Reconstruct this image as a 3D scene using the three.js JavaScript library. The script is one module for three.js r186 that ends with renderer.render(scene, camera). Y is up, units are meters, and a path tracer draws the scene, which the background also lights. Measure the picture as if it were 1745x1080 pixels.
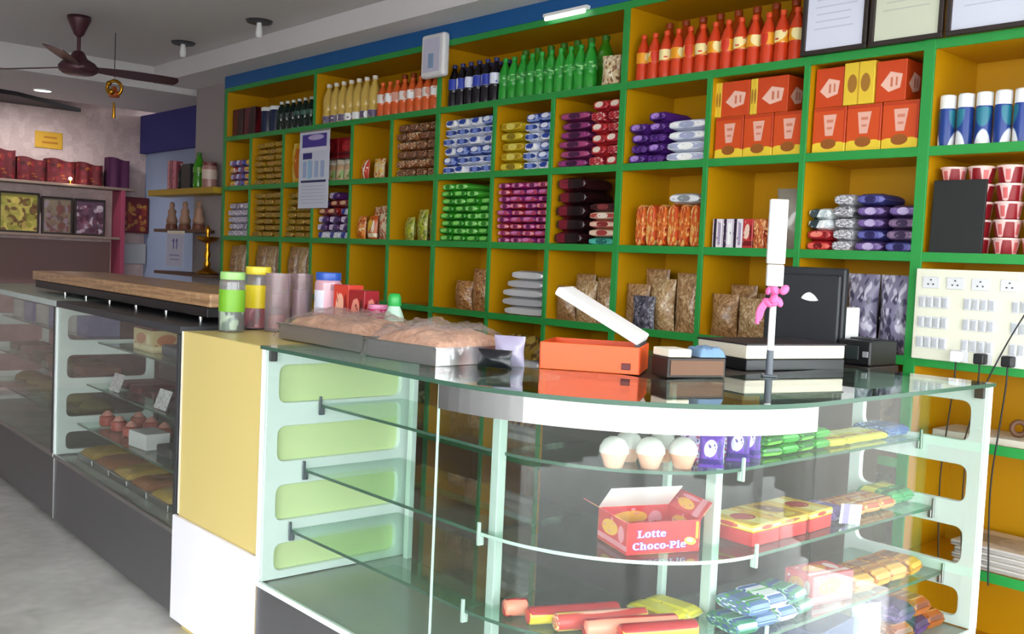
import * as THREE from 'three';
import { RoundedBoxGeometry } from 'three/addons/geometries/RoundedBoxGeometry.js';
import { mergeGeometries } from 'three/addons/utils/BufferGeometryUtils.js';
import { RectAreaLightUniformsLib } from 'three/addons/lights/RectAreaLightUniformsLib.js';

// ---------------------------------------------------------------- camera, sky, lights, exposure
const scene = new THREE.Scene();
const camera = new THREE.PerspectiveCamera(34.87, 1745 / 1080, 0.05, 200);
camera.rotation.order = 'YXZ';
camera.position.set(0, 1.36, 3.44);
camera.rotation.set(-0.0549, 0.8435, 0.045);
camera.updateMatrixWorld(true);
scene.background = new THREE.Color().setRGB(0.93, 0.97, 1.0);   // bright overcast sky outside the open shop front
scene.backgroundIntensity = 9.8;
const renderer = new THREE.WebGLRenderer({ antialias: true });
renderer.toneMapping = THREE.LinearToneMapping;
renderer.toneMappingExposure = 1.0;
renderer.shadowMap.enabled = true;
RectAreaLightUniformsLib.init();

// ---------------------------------------------------------------- helpers
let seed = 20240611;
const rnd = () => { seed = (seed * 1664525 + 1013904223) >>> 0; return seed / 4294967296; };
const rr = (a, b) => a + (b - a) * rnd();
const ORD = ['first', 'second', 'third', 'fourth', 'fifth', 'sixth', 'seventh', 'eighth', 'ninth', 'tenth', 'eleventh', 'twelfth', 'thirteenth', 'fourteenth'];
const pick = (a) => a[Math.floor(rnd() * a.length) % a.length];
const used = {};
function numbered(n) { const k = used[n] = (used[n] ?? -1) + 1; return k ? `${n}_${String(k).padStart(3, '0')}` : n; }
function shade(o) { o.castShadow = true; o.receiveShadow = true; return o; }
function thing(name, label, category, pos = [0, 0, 0], turn = 0, group) {
  const o = new THREE.Group(); o.name = numbered(name); o.position.set(...pos); o.rotation.y = turn;
  o.userData = { label, category }; if (group) o.userData.group = group;
  scene.add(o); return o;
}
const merged = (g) => Array.isArray(g) ? (g.length === 1 ? g[0] : mergeGeometries(g.map((x) => x.index ? x.toNonIndexed() : x))) : g;
function part(name, geo, mat, parent, label) {
  const m = shade(new THREE.Mesh(merged(geo), mat)); m.name = name; if (label) m.userData.label = label;
  parent.add(m); return m;
}
function one(name, label, category, geo, mat, pos = [0, 0, 0], rot = [0, 0, 0], group) {
  const m = shade(new THREE.Mesh(merged(geo), mat)); m.name = numbered(name);
  m.position.set(...pos); m.rotation.set(...rot);
  m.userData = { label, category }; if (group) m.userData.group = group;
  scene.add(m); return m;
}
function struct(name, geo, mat) {
  const m = shade(new THREE.Mesh(merged(geo), mat)); m.name = name; m.userData = { kind: 'structure' }; scene.add(m); return m;
}
const at = (g, x = 0, y = 0, z = 0, rx = 0, ry = 0, rz = 0) => g.applyMatrix4(new THREE.Matrix4().compose(new THREE.Vector3(x, y, z), new THREE.Quaternion().setFromEuler(new THREE.Euler(rx, ry, rz, 'YXZ')), new THREE.Vector3(1, 1, 1)));
const bx = (x0, x1, y0, y1, z0, z1) => at(new THREE.BoxGeometry(x1 - x0, y1 - y0, z1 - z0), (x0 + x1) / 2, (y0 + y1) / 2, (z0 + z1) / 2);
const rbx = (x0, x1, y0, y1, z0, z1, r = 0.006, s = 2) => at(new RoundedBoxGeometry(x1 - x0, y1 - y0, z1 - z0, s, Math.min(r, (x1 - x0) / 2.02, (y1 - y0) / 2.02, (z1 - z0) / 2.02)), (x0 + x1) / 2, (y0 + y1) / 2, (z0 + z1) / 2);
const lathe = (pts, n = 16) => new THREE.LatheGeometry(pts.map((p) => new THREE.Vector2(p[0], p[1])), n);
const cyl = (r0, r1, h, n = 16) => at(new THREE.CylinderGeometry(r1, r0, h, n), 0, h / 2, 0);   // stands on y = 0
const tube = (pts, r, n = 24, k = 6) => new THREE.TubeGeometry(new THREE.CatmullRomCurve3(pts.map((p) => new THREE.Vector3(...p))), n, r, k);

// ---------------------------------------------------------------- materials
const std = (c, r = 0.6, m = 0, o = {}) => new THREE.MeshStandardMaterial({ color: c, roughness: r, metalness: m, ...o });
const phy = (c, r = 0.4, o = {}) => new THREE.MeshPhysicalMaterial({ color: c, roughness: r, ...o });
const pane = (c) => phy(c, 0.02, { transmission: 1, thickness: 0, ior: 1.36, side: THREE.DoubleSide });
function canvas(w, h, draw) {
  const c = document.createElement('canvas'); c.width = w; c.height = h; const g = c.getContext('2d'); draw(g, w, h);
  const t = new THREE.CanvasTexture(c); t.colorSpace = THREE.SRGBColorSpace; t.magFilter = THREE.LinearFilter; t.wrapS = t.wrapT = THREE.RepeatWrapping; return t;
}
function noiseTex(n, fn) {   // tiling value noise picture; fn(v1, v2, v3) gives r g b 0..255
  const grid = (k) => Array.from({ length: k * k }, () => rnd());
  const layer = (k) => { const a = grid(k); return (x, y) => { const u = x * k, v = y * k, i = Math.floor(u), j = Math.floor(v), s = u - i, t = v - j, f = (p) => p * p * (3 - 2 * p), q = (m, l) => a[((l % k) + k) % k * k + ((m % k) + k) % k]; return (q(i, j) * (1 - f(s)) + q(i + 1, j) * f(s)) * (1 - f(t)) + (q(i, j + 1) * (1 - f(s)) + q(i + 1, j + 1) * f(s)) * f(t); }; };
  const A = layer(5), B = layer(14), C = layer(60), d = new Uint8Array(n * n * 4);
  for (let y = 0; y < n; y++) for (let x = 0; x < n; x++) { const u = x / n, v = y / n, p = fn(A(u, v), B(u, v), C(u, v), u, v), k = (y * n + x) * 4; d[k] = p[0]; d[k + 1] = p[1]; d[k + 2] = p[2]; d[k + 3] = 255; }
  const t = new THREE.DataTexture(d, n, n); t.colorSpace = THREE.SRGBColorSpace; t.magFilter = THREE.LinearFilter; t.minFilter = THREE.LinearMipmapLinearFilter; t.generateMipmaps = true; t.wrapS = t.wrapT = THREE.RepeatWrapping; t.needsUpdate = true; return t;
}
const M = {
  green: phy(0x2b9644, 0.38), yellowBoard: phy(0xc69200, 0.42), blueBand: phy(0x0c5a9c, 0.45),
  ceiling: std(0xd6d2d3, 0.9), ceilingFace: std(0xe6e2e4, 0.85), wallGrey: std(0xa89f9f, 0.9), wallWhite: std(0xdedede, 0.9), wallBlue: std(0xa3b0cf, 0.85), beamBlue: std(0x3d3d86, 0.8),
  steel: std(0xc9c9c9, 0.12, 1), steelBrushed: std(0xb8b8b8, 0.3, 1), darkSteel: std(0x77767a, 0.38, 0.75),
  lime: phy(0xdbe8ae, 0.4), mdf: phy(0xe8f1ee, 0.4), glass: pane(0xf8fcfa), glassTop: pane(0xdcebe3), glassShelf: pane(0xe4f2ea), glassEdge: phy(0x3a5a4a, 0.2), paleEdge: phy(0xb8ccc2, 0.2),
  yellowLaminate: phy(0xdac57c, 0.35), post: phy(0xb4c4bc, 0.4), whiteLaminate: phy(0xf1eff7, 0.4), deck: phy(0x989e96, 0.2),
  black: phy(0x17181b, 0.4), darkGrey: phy(0x34363a, 0.45), white: phy(0xf3f3f3, 0.4), cream: phy(0xece4cf, 0.55), maroon: phy(0x5b1018, 0.5), red: phy(0xc4161f, 0.4), orange: phy(0xf2591a, 0.38), brown: phy(0x6d4a33, 0.6), darkWood: phy(0x2c221f, 0.5),
  fan: phy(0x54323a, 0.35, { metalness: 0.3 }), brass: std(0xc08a2a, 0.3, 1), grey: phy(0x8f9096, 0.5), pink: phy(0xf06aa6, 0.5), teal: phy(0x2f7f78, 0.5), blue: phy(0x2346a8, 0.45), tinted: phy(0x565c66, 0.4),
};
const floorTex = noiseTex(512, (a, b, c, u, v) => { const w = Math.abs(Math.sin((u * 2 + v + a * 0.9 + b * 0.35) * Math.PI)); const vein = w < 0.3 ? (0.3 - w) * 110 * Math.max(0, b - 0.35) : 0, t = 208 + 34 * (a - 0.5) + 22 * (b - 0.5) + 12 * (c - 0.5) - vein; return [t, t - 1, t - 6]; });
floorTex.repeat.set(0.5, 0.5);
M.floor = phy(0xffffff, 0.24); M.floor.map = floorTex;
const wallTex = noiseTex(256, (a, b, c) => { const t = (b > 0.55 ? 10 : 0) + 14 * (a - 0.5) + 10 * (c - 0.5); return [200 + t, 176 + t, 172 + t]; });
wallTex.repeat.set(1.2, 1.2);
M.wallGod = std(0xffffff, 0.85); M.wallGod.map = wallTex;
const woodTex = canvas(512, 128, (g, w, h) => { g.fillStyle = '#b98f66'; g.fillRect(0, 0, w, h); for (let i = 0; i < 260; i++) { g.fillStyle = `rgba(${pick(['70,40,20', '210,170,120', '120,80,45', '150,140,90'])},${rr(0.08, 0.3)})`; g.fillRect(rr(-60, w), rr(0, h), rr(30, 220), rr(1, 5)); } for (let i = 0; i < 50; i++) { g.fillStyle = `rgba(225,195,150,${rr(0.1, 0.35)})`; g.fillRect(rr(0, w), rr(0, h), rr(8, 30), rr(6, 26)); } });
M.wood = phy(0xffffff, 0.3); M.wood.map = woodTex;

// printed wrapper pictures: base colour, two inks, a layout
// all wrappers share one sheet; each material looks at its own 128 x 64 cell of it
const sheetCanvas = document.createElement('canvas'); sheetCanvas.width = sheetCanvas.height = 2048;
const sheet = new THREE.CanvasTexture(sheetCanvas); sheet.colorSpace = THREE.SRGBColorSpace; sheet.magFilter = THREE.LinearFilter;
let cells = 0; const wrappers = {};
function wrapper(base, ink, ink2, style = 0) {
  const key = [base, ink, ink2, style].join(); if (wrappers[key]) return wrappers[key];
  const g = sheetCanvas.getContext('2d'), w = 128, h = 64, cx = (cells % 15) * 136 + 4, cy = Math.floor(cells / 15) * 72 + 4; cells++;
  g.save(); g.fillStyle = base; g.fillRect(cx - 4, cy - 4, w + 8, h + 8); g.beginPath(); g.rect(cx, cy, w, h); g.clip(); g.translate(cx, cy);
  {
    g.fillStyle = base; g.fillRect(0, 0, w, h);
    if (style === 0) { g.fillStyle = ink2; g.fillRect(0, h * 0.72, w, h * 0.16); g.fillStyle = ink; g.beginPath(); g.ellipse(w * 0.42, h * 0.42, w * 0.27, h * 0.24, -0.1, 0, 7); g.fill(); g.fillStyle = ink2; g.beginPath(); g.ellipse(w * 0.8, h * 0.45, w * 0.1, h * 0.26, 0, 0, 7); g.fill(); }
    if (style === 1) { g.fillStyle = ink; g.beginPath(); g.moveTo(w * 0.2, 0); g.lineTo(w * 0.55, 0); g.lineTo(w * 0.35, h); g.lineTo(0, h); g.fill(); g.fillStyle = ink2; g.beginPath(); g.moveTo(w * 0.72, 0); g.lineTo(w * 0.86, 0); g.lineTo(w * 0.66, h); g.lineTo(w * 0.52, h); g.fill(); }
    if (style === 2) { g.fillStyle = ink; g.fillRect(w * 0.12, 0, w * 0.3, h); g.fillStyle = ink2; g.fillRect(w * 0.6, h * 0.15, w * 0.28, h * 0.7); }
    if (style === 3) for (let i = 0; i < 130; i++) { g.fillStyle = pick([ink, ink2, base]); g.beginPath(); g.ellipse(rr(0, w), rr(0, h), rr(4, 11), rr(1.5, 4), rr(-0.5, 0.5), 0, 7); g.fill(); }
    if (style === 5) for (let i = 0; i < 520; i++) { g.fillStyle = pick([ink, ink2, base, ink]); g.beginPath(); g.ellipse(rr(0, w), rr(0, h), rr(2, 5), rr(0.8, 1.8), rr(-0.4, 0.4), 0, 7); g.fill(); }
    if (style === 4) { g.fillStyle = ink; g.fillRect(0, h * 0.28, w, h * 0.44); g.fillStyle = ink2; g.beginPath(); g.ellipse(w * 0.5, h * 0.5, w * 0.2, h * 0.3, 0, 0, 7); g.fill(); }
    for (let i = 0; i < 9; i++) { g.fillStyle = pick([ink, ink2]); g.fillRect(rr(4, w - 16), rr(4, h - 8), rr(3, 12), rr(2, 5)); }
  }
  g.restore();
  const t = sheet.clone(); t.repeat.set((w - 2) / 2048, (h - 2) / 2048); t.offset.set((cx + 1) / 2048, 1 - (cy + h - 1) / 2048); t.needsUpdate = true;
  return wrappers[key] = phy(0xffffff, 0.3, { map: t });
}

// ---------------------------------------------------------------- generic goods (geometry shared between copies)
const memo = {};
const cached = (k, f) => memo[k] ?? (memo[k] = f());
// flow-wrap packet: long axis x, stands on y = 0, crimped flat at both ends
function packet(w, h, d) {
  return cached(`pk${w}|${h}|${d}`, () => {
    const xs = [-0.5, -0.475, -0.445, -0.33, 0, 0.33, 0.445, 0.475, 0.5], ky = [0.1, 0.12, 0.66, 0.97, 1, 0.97, 0.66, 0.12, 0.1], kz = [0.9, 0.92, 0.97, 1, 0.98, 1, 0.97, 0.92, 0.9];
    const sec = [[0.36, 0.5], [0.5, 0.34], [0.5, -0.34], [0.36, -0.5], [-0.36, -0.5], [-0.5, -0.34], [-0.5, 0.34], [-0.36, 0.5]], p = [], uv = [], ix = [], n = 8;
    xs.forEach((x, i) => sec.forEach(([sz, sy]) => { p.push(x * w, h / 2 + sy * h * ky[i], sz * d * kz[i]); uv.push(x + 0.5, 0.5 + sy * 0.96); }));
    for (let i = 0; i < 8; i++) for (let j = 0; j < n; j++) { const a = i * n + j, b = i * n + (j + 1) % n; ix.push(a, a + n, b, b, a + n, b + n); }
    for (const e of [0, 8]) for (let j = 1; j < n - 1; j++) e ? ix.push(e * n, e * n + j + 1, e * n + j) : ix.push(0, j, j + 1);
    const g = new THREE.BufferGeometry(); g.setAttribute('position', new THREE.Float32BufferAttribute(p, 3)); g.setAttribute('uv', new THREE.Float32BufferAttribute(uv, 2)); g.setIndex(ix.map((_, k) => ix[k - k % 3 + [0, 2, 1][k % 3]]));
    const f = g.toNonIndexed(); f.computeVertexNormals(); return f;
  });
}
// puffed bag, stands on y = 0, crimped along top and bottom; variant gives its own crumples
function bag(w, h, d, variant = 0, clear = false) {
  return cached(`bg${w}|${h}|${d}|${variant}|${clear}`, () => {
    const nx = 9, ny = 10, p = [], uv = [], ix = [], r = [1, 2, 3, 4].map((k) => Math.sin(variant * 12.9 + k * 78.2) * 3);
    for (const s of [1, -1]) for (let j = 0; j <= ny; j++) for (let i = 0; i <= nx; i++) {
      const u = i / nx, v = j / ny, puff = Math.pow(Math.max(0, Math.sin(Math.PI * u)), 0.5) * Math.pow(Math.max(0, Math.sin(Math.PI * Math.min(1, Math.max(0, (v - 0.05) / 0.9)))), 0.55);
      const wr = 1 + 0.14 * Math.sin(9 * u + r[0] + 5 * v) * Math.sin(7 * v + r[1]) + 0.07 * Math.sin(21 * u + r[2]) * Math.sin(17 * v + r[3]);
      p.push((u - 0.5) * w * (0.9 + 0.1 * Math.abs(2 * v - 1)), v * h, s * (0.002 + d / 2.5 * puff * wr)); uv.push(s > 0 ? u : 1 - u, v);
    }
    const L = (nx + 1) * (ny + 1);
    for (let s = 0; s < 2; s++) for (let j = 0; j < ny; j++) for (let i = 0; i < nx; i++) { const a = s * L + j * (nx + 1) + i, b = a + 1, c = a + nx + 1, e = c + 1; s ? ix.push(a, c, b, b, c, e) : ix.push(a, b, c, b, e, c); }
    for (let j = 0; j < ny; j++) for (const i of [0, nx]) { const a = j * (nx + 1) + i, c = a + nx + 1; i ? ix.push(a, a + L, c, c, a + L, c + L) : ix.push(a, c, a + L, c, c + L, a + L); }
    const g = new THREE.BufferGeometry(); g.setAttribute('position', new THREE.Float32BufferAttribute(p, 3)); g.setAttribute('uv', new THREE.Float32BufferAttribute(uv, 2)); g.setIndex(ix); g.computeVertexNormals(); return g;
  });
}
const cartonGeo = (w, h, d, r = 0.003) => cached(`ct${w}|${h}|${d}`, () => at(new RoundedBoxGeometry(w, h, d, 1, r), 0, h / 2, 0));
// a grid of packets lying with their ends or sides to the front
function stack(o) {   // o: name,label,category,group,x0,x1,y,cols,rows,z,d,mats,h,[heights]
  const w = (o.x1 - o.x0) / o.cols;
  for (let c = 0; c < o.cols; c++) for (let r = 0; r < (o.heights ? o.heights[c] : o.rows); r++)
    one(o.name, `${o.label}, ${ORD[r]} layer${o.cols > 1 ? `, ${ORD[c]} column` : ' in the stack'} from the ${o.from}`.replace(/( in the stack) from the .*/, `$1 beside the ${o.from}`), o.category ?? 'packet', packet(+(w - 0.009).toFixed(4), o.h, o.d), o.mats[(r * 7 + c * 3 + Math.floor(rnd() * 2)) % o.mats.length], [o.x0 + w * (c + 0.5) + rr(-0.0015, 0.0015), o.y + r * (o.h + 0.0006) + 0.0004, o.z - o.d / 2 + rr(-0.014, 0.006)], [0, rr(-0.035, 0.035), 0], o.group);
}
// bottles: one kind is built once and then cloned
function bottleKind(name, h, r, body, label, cap, opts = {}) {
  const g = new THREE.Group(), s = h / 0.23, k = r / 0.033;
  const prof = [[0, 0], [0.026, 0], [0.031, 0.004], [0.033, 0.014], [0.033, 0.06], [opts.waist ?? 0.031, 0.075], [opts.waist ?? 0.031, 0.085], [0.033, 0.1], [0.033, 0.135], [0.03, 0.155], [0.02, 0.185], [0.0125, 0.2], [0.0125, 0.212]].map(([a, b]) => [a * k, b * s]);
  part('body', lathe(prof, 14), body, g); part('cap', lathe([[0, 0.23], [0.0125, 0.23], [0.0145, 0.228], [0.0145, 0.211], [0.0128, 0.21]].reverse().map(([a, b]) => [a * k, b * s]), 12), cap, g);
  const [l0, l1] = opts.label ?? [0.1, 0.136];
  part('label', lathe([[0.0334 * k, l0 * s], [0.0338 * k, (l0 + 0.001) * s], [0.0338 * k, (l1 - 0.001) * s], [0.0334 * k, l1 * s]], 14), label, g);
  g.userData.kindName = name; return g;
}
function place(kind, name, label, category, pos, turn, group) {
  const c = kind.clone(); c.name = numbered(name); c.position.set(...pos); c.rotation.y = turn; c.userData = { label, category }; if (group) c.userData.group = group; scene.add(c); return c;
}

// ---------------------------------------------------------------- the room
const CE = 2.785, SOF = 2.65;
struct('floor', bx(-10.1, 2.9, -0.12, 0, -0.75, 6.3), M.floor);
{ const f = scene.getObjectByName('floor').geometry, p = f.attributes.position, uv = f.attributes.uv; for (let i = 0; i < p.count; i++) uv.setXY(i, p.getX(i), p.getZ(i)); }
struct('street_ground', bx(-40, 40, -0.3, -0.13, -40, 40), std(0x7a7772, 0.9));
struct('ceiling', bx(-8.05, 2.9, CE, CE + 0.15, -0.75, 6.3), M.ceiling);
struct('trim_1', bx(-8.05, 2.6, SOF, CE - 0.001, -0.7, 0.22), M.ceilingFace);                  // dropped soffit over the shelving
struct('trim_2', [bx(-9.42, -8.05, 2.6, 2.93, -0.75, 6.3), bx(-10.1, -9.42, 2.72, 2.93, -0.75, 6.3)], M.ceiling);   // lower ceiling and its dark slot by the end wall
struct('wall_left', bx(-10.1, -9.8, 0, 2.72, -0.75, 6.3), M.wallGod);
{ const f = scene.getObjectByName('wall_left').geometry, p = f.attributes.position, uv = f.attributes.uv; for (let i = 0; i < p.count; i++) uv.setXY(i, p.getZ(i), p.getY(i)); }
struct('wall_back', [bx(-7.85, -0.85, 0, 2.78, -0.55, -0.36), bx(-0.85, -0.78, 0, 2.78, -0.55, 0), bx(-0.78, 2.9, 2.45, 2.78, -0.2, 0)], M.wallWhite);
struct('wall_alcove', bx(-9.8, -7.85, 0, 2.6, -0.6, -0.42), M.wallBlue);
struct('trim_3', bx(-9.8, -8.0, 2.24, 2.6, -0.42, -0.36), M.beamBlue);
struct('wall_pillar', bx(-8.0, -7.25, 0, SOF, -0.42, -0.12), M.wallGrey);
struct('wall_front', [bx(-9.8, -2.0, 0, 2.78, 6.1, 6.3), bx(-2.0, 2.9, 2.45, 2.78, 6.1, 6.3), bx(2.6, 2.9, 0, 2.45, 5.8, 6.3)], M.wallWhite);
struct('wall_right', [bx(2.7, 2.9, 2.45, 2.78, 0, 6.1), bx(2.7, 2.9, 0, 2.45, 0, 0.3)], M.wallWhite);

// ---------------------------------------------------------------- wall shelving
const E = [-7.21, -6.79, -6.31, -5.9, -5.44, -5.01, -4.56, -4.07, -3.63, -3.17, -2.68, -2.215, -1.73, -0.87];
const SY = { top: 2.545, T: 2.181, A: 1.811, B: 1.441, C: 1.071 }, TH = 0.012;
const row = (k) => SY[k] + TH;      // standing height of a row
{
  const s = thing('wall_shelving', 'long yellow wall shelving with green edges and a blue band along the top', 'shelving');
  const board = (y, x0 = E[0], x1 = E[13], z1 = 0, hh = 0.034) => { const b = part('shelf_board', bx(x0, x1, y - TH, y + TH, -0.34, z1 - 0.004), M.yellowBoard, s); part('edging', rbx(x0, x1, y - hh / 2, y + hh / 2, z1 - 0.004, z1 + 0.004, 0.002, 1), M.green, b, 'green edge strip'); };
  board(SY.top); board(SY.T); board(SY.A); board(SY.B); board(SY.C, E[0], E[12]); board(0.7, E[0], E[12]); board(0.35, E[0], E[12]); board(0.06);
  board(SY.C, E[12], E[13], 0, 0.03); board(0.805, E[12], E[13]); board(0.375, E[12], E[13]);
  const up = (x, y0, y1, w = 0.012, e = 0.03) => { const b = part('upright', bx(x - w, x + w, y0, y1, -0.34, -0.005), M.yellowBoard, s); part('edging', rbx(x - e / 2, x + e / 2, y0, y1, -0.005, 0.0045, 0.002, 1), M.green, b, 'green edge strip'); };
  E.forEach((x, i) => { if ([0, 6, 9, 12, 13].includes(i)) up(x, 0, SY.top + TH, 0.016, i === 12 ? 0.042 : 0.036); else up(x, 0, SY.T, 0.011, 0.026); });
  up(-5.91, SY.T, SY.top, 0.011, 0.026);
  part('back_panel', bx(E[0], E[13], 0, SOF, -0.36, -0.34), M.yellowBoard, s);
  part('fascia', rbx(E[0] - 0.02, E[13] + 0.02, SY.top + 0.017, SOF, -0.02, 0.004, 0.002, 1), M.blueBand, s, 'blue painted band');
  part('side_panel', bx(E[0] - 0.03, E[0] - 0.016, 0, SOF, -0.34, 0), M.tinted, s);
}
// tube light on the blue band
{
  const t = thing('tube_light', 'short lit white tube light under the blue band', 'light', [-3.55, 2.548, 0.03]);
  part('housing', rbx(-0.15, 0.15, 0.012, 0.03, -0.024, 0.006, 0.004), M.white, t);
  part('tube', at(new THREE.CapsuleGeometry(0.009, 0.26, 4, 10), 0, 0.002, 0, 0, 0, Math.PI / 2), std(0xffffff, 0.5, 0, { emissive: 0xffffff, emissiveIntensity: 2.2 }), t);
  const l = new THREE.RectAreaLight(0xffffff, 4, 0.27, 0.018); l.position.set(-3.55, 2.536, 0.036); l.lookAt(-3.55, 1.5, 0.6); scene.add(l);
}

// ---------------------------------------------------------------- top row: bottles
const K = {
  green: bottleKind('green', 0.225, 0.033, phy(0x2fae3a, 0.12, { transmission: 0.25, thickness: 0 }), wrapper('#2c9a3a', '#9be08a', '#1c7a30', 3), phy(0x1d9a38, 0.35)),
  greenTall: bottleKind('greenTall', 0.285, 0.045, phy(0x3f8f1c, 0.15), wrapper('#4f8f2a', '#7fae3a', '#2a6a20', 0), phy(0x3c7a1f, 0.4)),
  orange: bottleKind('orange', 0.215, 0.031, phy(0xd8401a, 0.16), wrapper('#f4a21a', '#fbe7a6', '#d8341a', 0), phy(0xdd4a1c, 0.35), { label: [0.088, 0.14] }),
  orangeTall: bottleKind('orangeTall', 0.285, 0.043, phy(0xa83e10, 0.2), wrapper('#a8480f', '#c8781a', '#8c2a0c', 0), phy(0x9a3a10, 0.4)),
  cola: bottleKind('cola', 0.24, 0.033, phy(0x15101a, 0.12), wrapper('#b9bfee', '#2a3fae', '#e9ebff', 4), phy(0x2a2f6a, 0.35), { label: [0.095, 0.15] }),
  yellow: bottleKind('yellow', 0.27, 0.04, phy(0xd8b45a, 0.15), wrapper('#e9e2d6', '#6a5a7a', '#ffffff', 4), phy(0xf0e6dc, 0.35), { label: [0.012, 0.05] }),
  mango: bottleKind('mango', 0.215, 0.034, phy(0xe0622a, 0.16), wrapper('#f2e8e2', '#e2a08a', '#ffffff', 0), phy(0xe8662a, 0.35), { label: [0.095, 0.15] }),
  dark: bottleKind('dark', 0.21, 0.036, phy(0x12261f, 0.14), wrapper('#20302e', '#3a6a5a', '#101a1a', 0), phy(0xd8dcd8, 0.4)),
};
{
  // dark jars, bottles and a carton at the far end
  const T = row('T');
  for (let i = 0; i < 2; i++) one('carton', `dark maroon carton on the top shelf, ${ORD[i]} from the pillar`, 'carton', cartonGeo(0.17, 0.21, 0.2), wrapper('#3a0d14', '#6a1420', '#14080c', 1), [-7.09 + i * 0.185, T, -0.14], [0, 0, 0], 'maroon cartons on the top shelf');
  for (let i = 0; i < 2; i++) {
    const j = thing('snack_jar', `dark blue jar with a flat white lid, ${ORD[i]} from the maroon cartons`, 'jar', [-6.72 + i * 0.125, T, -0.1], 0, 'dark blue jars');
    part('body', lathe([[0, 0], [0.05, 0], [0.056, 0.006], [0.056, 0.16], [0.05, 0.17]], 16), phy(0x232c4c, 0.2), j); part('lid', lathe([[0.052, 0.168], [0.057, 0.17], [0.057, 0.192], [0.05, 0.197], [0, 0.197]], 16), M.white, j);
  }
  for (let i = 0; i < 6; i++) place(K.dark, 'drink_bottle', `dark green bottle with a pale cap, ${ORD[i]} from the dark blue jars`, 'bottle', [-6.46 + i * 0.082, T, -0.06], i, 'dark green bottles');
  for (let i = 0; i < 7; i++) place(K.yellow, 'juice_bottle', `pale yellow juice bottle with white base label, ${ORD[i]} from the dark bottles`, 'bottle', [-5.83 + i * 0.089, T, -0.06], i, 'pale yellow juice bottles');
  for (let i = 0; i < 8; i++) place(K.mango, 'mango_bottle', `orange bottle with a broad white label, ${ORD[i]} from the pale yellow bottles`, 'bottle', [-5.2 + i * 0.077, T, -0.055], i * 2, 'orange bottles with white labels');
  for (let i = 0; i < 7; i++) place(K.orangeTall, 'mango_bottle', `tall dull orange bottle behind the white-labelled ones, ${ORD[i]} from the pale yellow bottles`, 'bottle', [-5.18 + i * 0.092, T, -0.2], i, 'tall orange bottles in the rear row');
  for (let i = 0; i < 6; i++) place(K.cola, 'cola_bottle', `dark cola bottle with a blue label, front row, ${ORD[i]} from the white box`, 'bottle', [-4.49 + i * 0.071, T, -0.05], i * 2, 'cola bottles');
  for (let i = 0; i < 6; i++) place(K.cola, 'cola_bottle', `dark cola bottle in the rear row, ${ORD[i]} from the white box`, 'bottle', [-4.48 + i * 0.071, T, -0.13], i * 2, 'cola bottles in the rear row');
  for (let i = 0; i < 10; i++) place(K.green, 'lime_drink_bottle', `bright green soft drink bottle, front row, ${ORD[i]} from the cola bottles`, 'bottle', [-4.06 + i * 0.0695, T, -0.05], i * 2, 'green soft drink bottles');
  for (let i = 0; i < 7; i++) place(K.greenTall, 'lime_drink_bottle', `tall dull green bottle in the rear row, ${ORD[i]} from the cola bottles`, 'bottle', [-4.04 + i * 0.097, T, -0.17], i, 'tall green bottles in the rear row');
  for (let i = 0; i < 2; i++) one('snack_bag', `small cream bag, ${ORD[i]} from the green bottles`, 'bag', bag(0.1, 0.15, 0.06, i + 3), wrapper('#d8bf92', '#f3e6cc', '#8a5a3a', 3), [-3.3 + i * 0.035, T, -0.05 - i * 0.07], [0, 0.2, 0], 'cream bags');
  for (let i = 0; i < 13; i++) place(K.orange, 'orange_drink_bottle', `small orange bottle with a yellow label, ${ORD[i]} from the green post`, 'bottle', [-3.1 + i * 0.0665, T, -0.045], i * 2, 'small orange drink bottles');
  for (let i = 0; i < 9; i++) place(K.orangeTall, 'orange_drink_bottle', `tall dark orange bottle behind the small ones, ${ORD[i]} from the green post`, 'bottle', [-3.06 + i * 0.095, T, -0.17], i, 'tall orange bottles behind the small ones');
}
// framed certificates standing on the shelf edge
{
  const paper = (tone, lines) => phy(0xffffff, 0.5, { map: canvas(128, 176, (g, w, h) => { g.fillStyle = tone; g.fillRect(0, 0, w, h); g.fillStyle = 'rgba(120,120,150,0.35)'; for (let i = 0; i < lines; i++) g.fillRect(14 + rr(0, 8), 20 + i * 13, w - 40 + rr(-20, 10), 1.5); }) });
  const fr = (x0, x1, mat, lab) => {
    const f = thing('framed_certificate', lab, 'frame', [(x0 + x1) / 2, row('T') + 0.004, 0.02]), w = (x1 - x0) / 2, b = 0.017, h = 0.4; f.rotation.x = -0.02;
    part('frame', [rbx(-w, w, 0, b, -0.01, 0.01, 0.003), rbx(-w, w, h - b, h, -0.01, 0.01, 0.003), rbx(-w, -w + b, b, h - b, -0.01, 0.01, 0.003), rbx(w - b, w, b, h - b, -0.01, 0.01, 0.003)], M.darkWood, f);
    part('paper', bx(-w + b, w - b, b, h - b, -0.006, 0), mat, f); part('backing', bx(-w + b, w - b, b, h - b, -0.01, -0.006), M.brown, f);
  };
  fr(-2.235, -1.962, paper('#dfe2f4', 10), 'dark framed certificate on pale blue paper beside the orange bottles');
  fr(-1.952, -1.678, paper('#d6dac4', 9), 'dark framed certificate on greenish cream paper between two others');
  fr(-1.668, -1.37, paper('#dadeee', 10), 'dark framed certificate above the white-capped cans');
}
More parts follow.
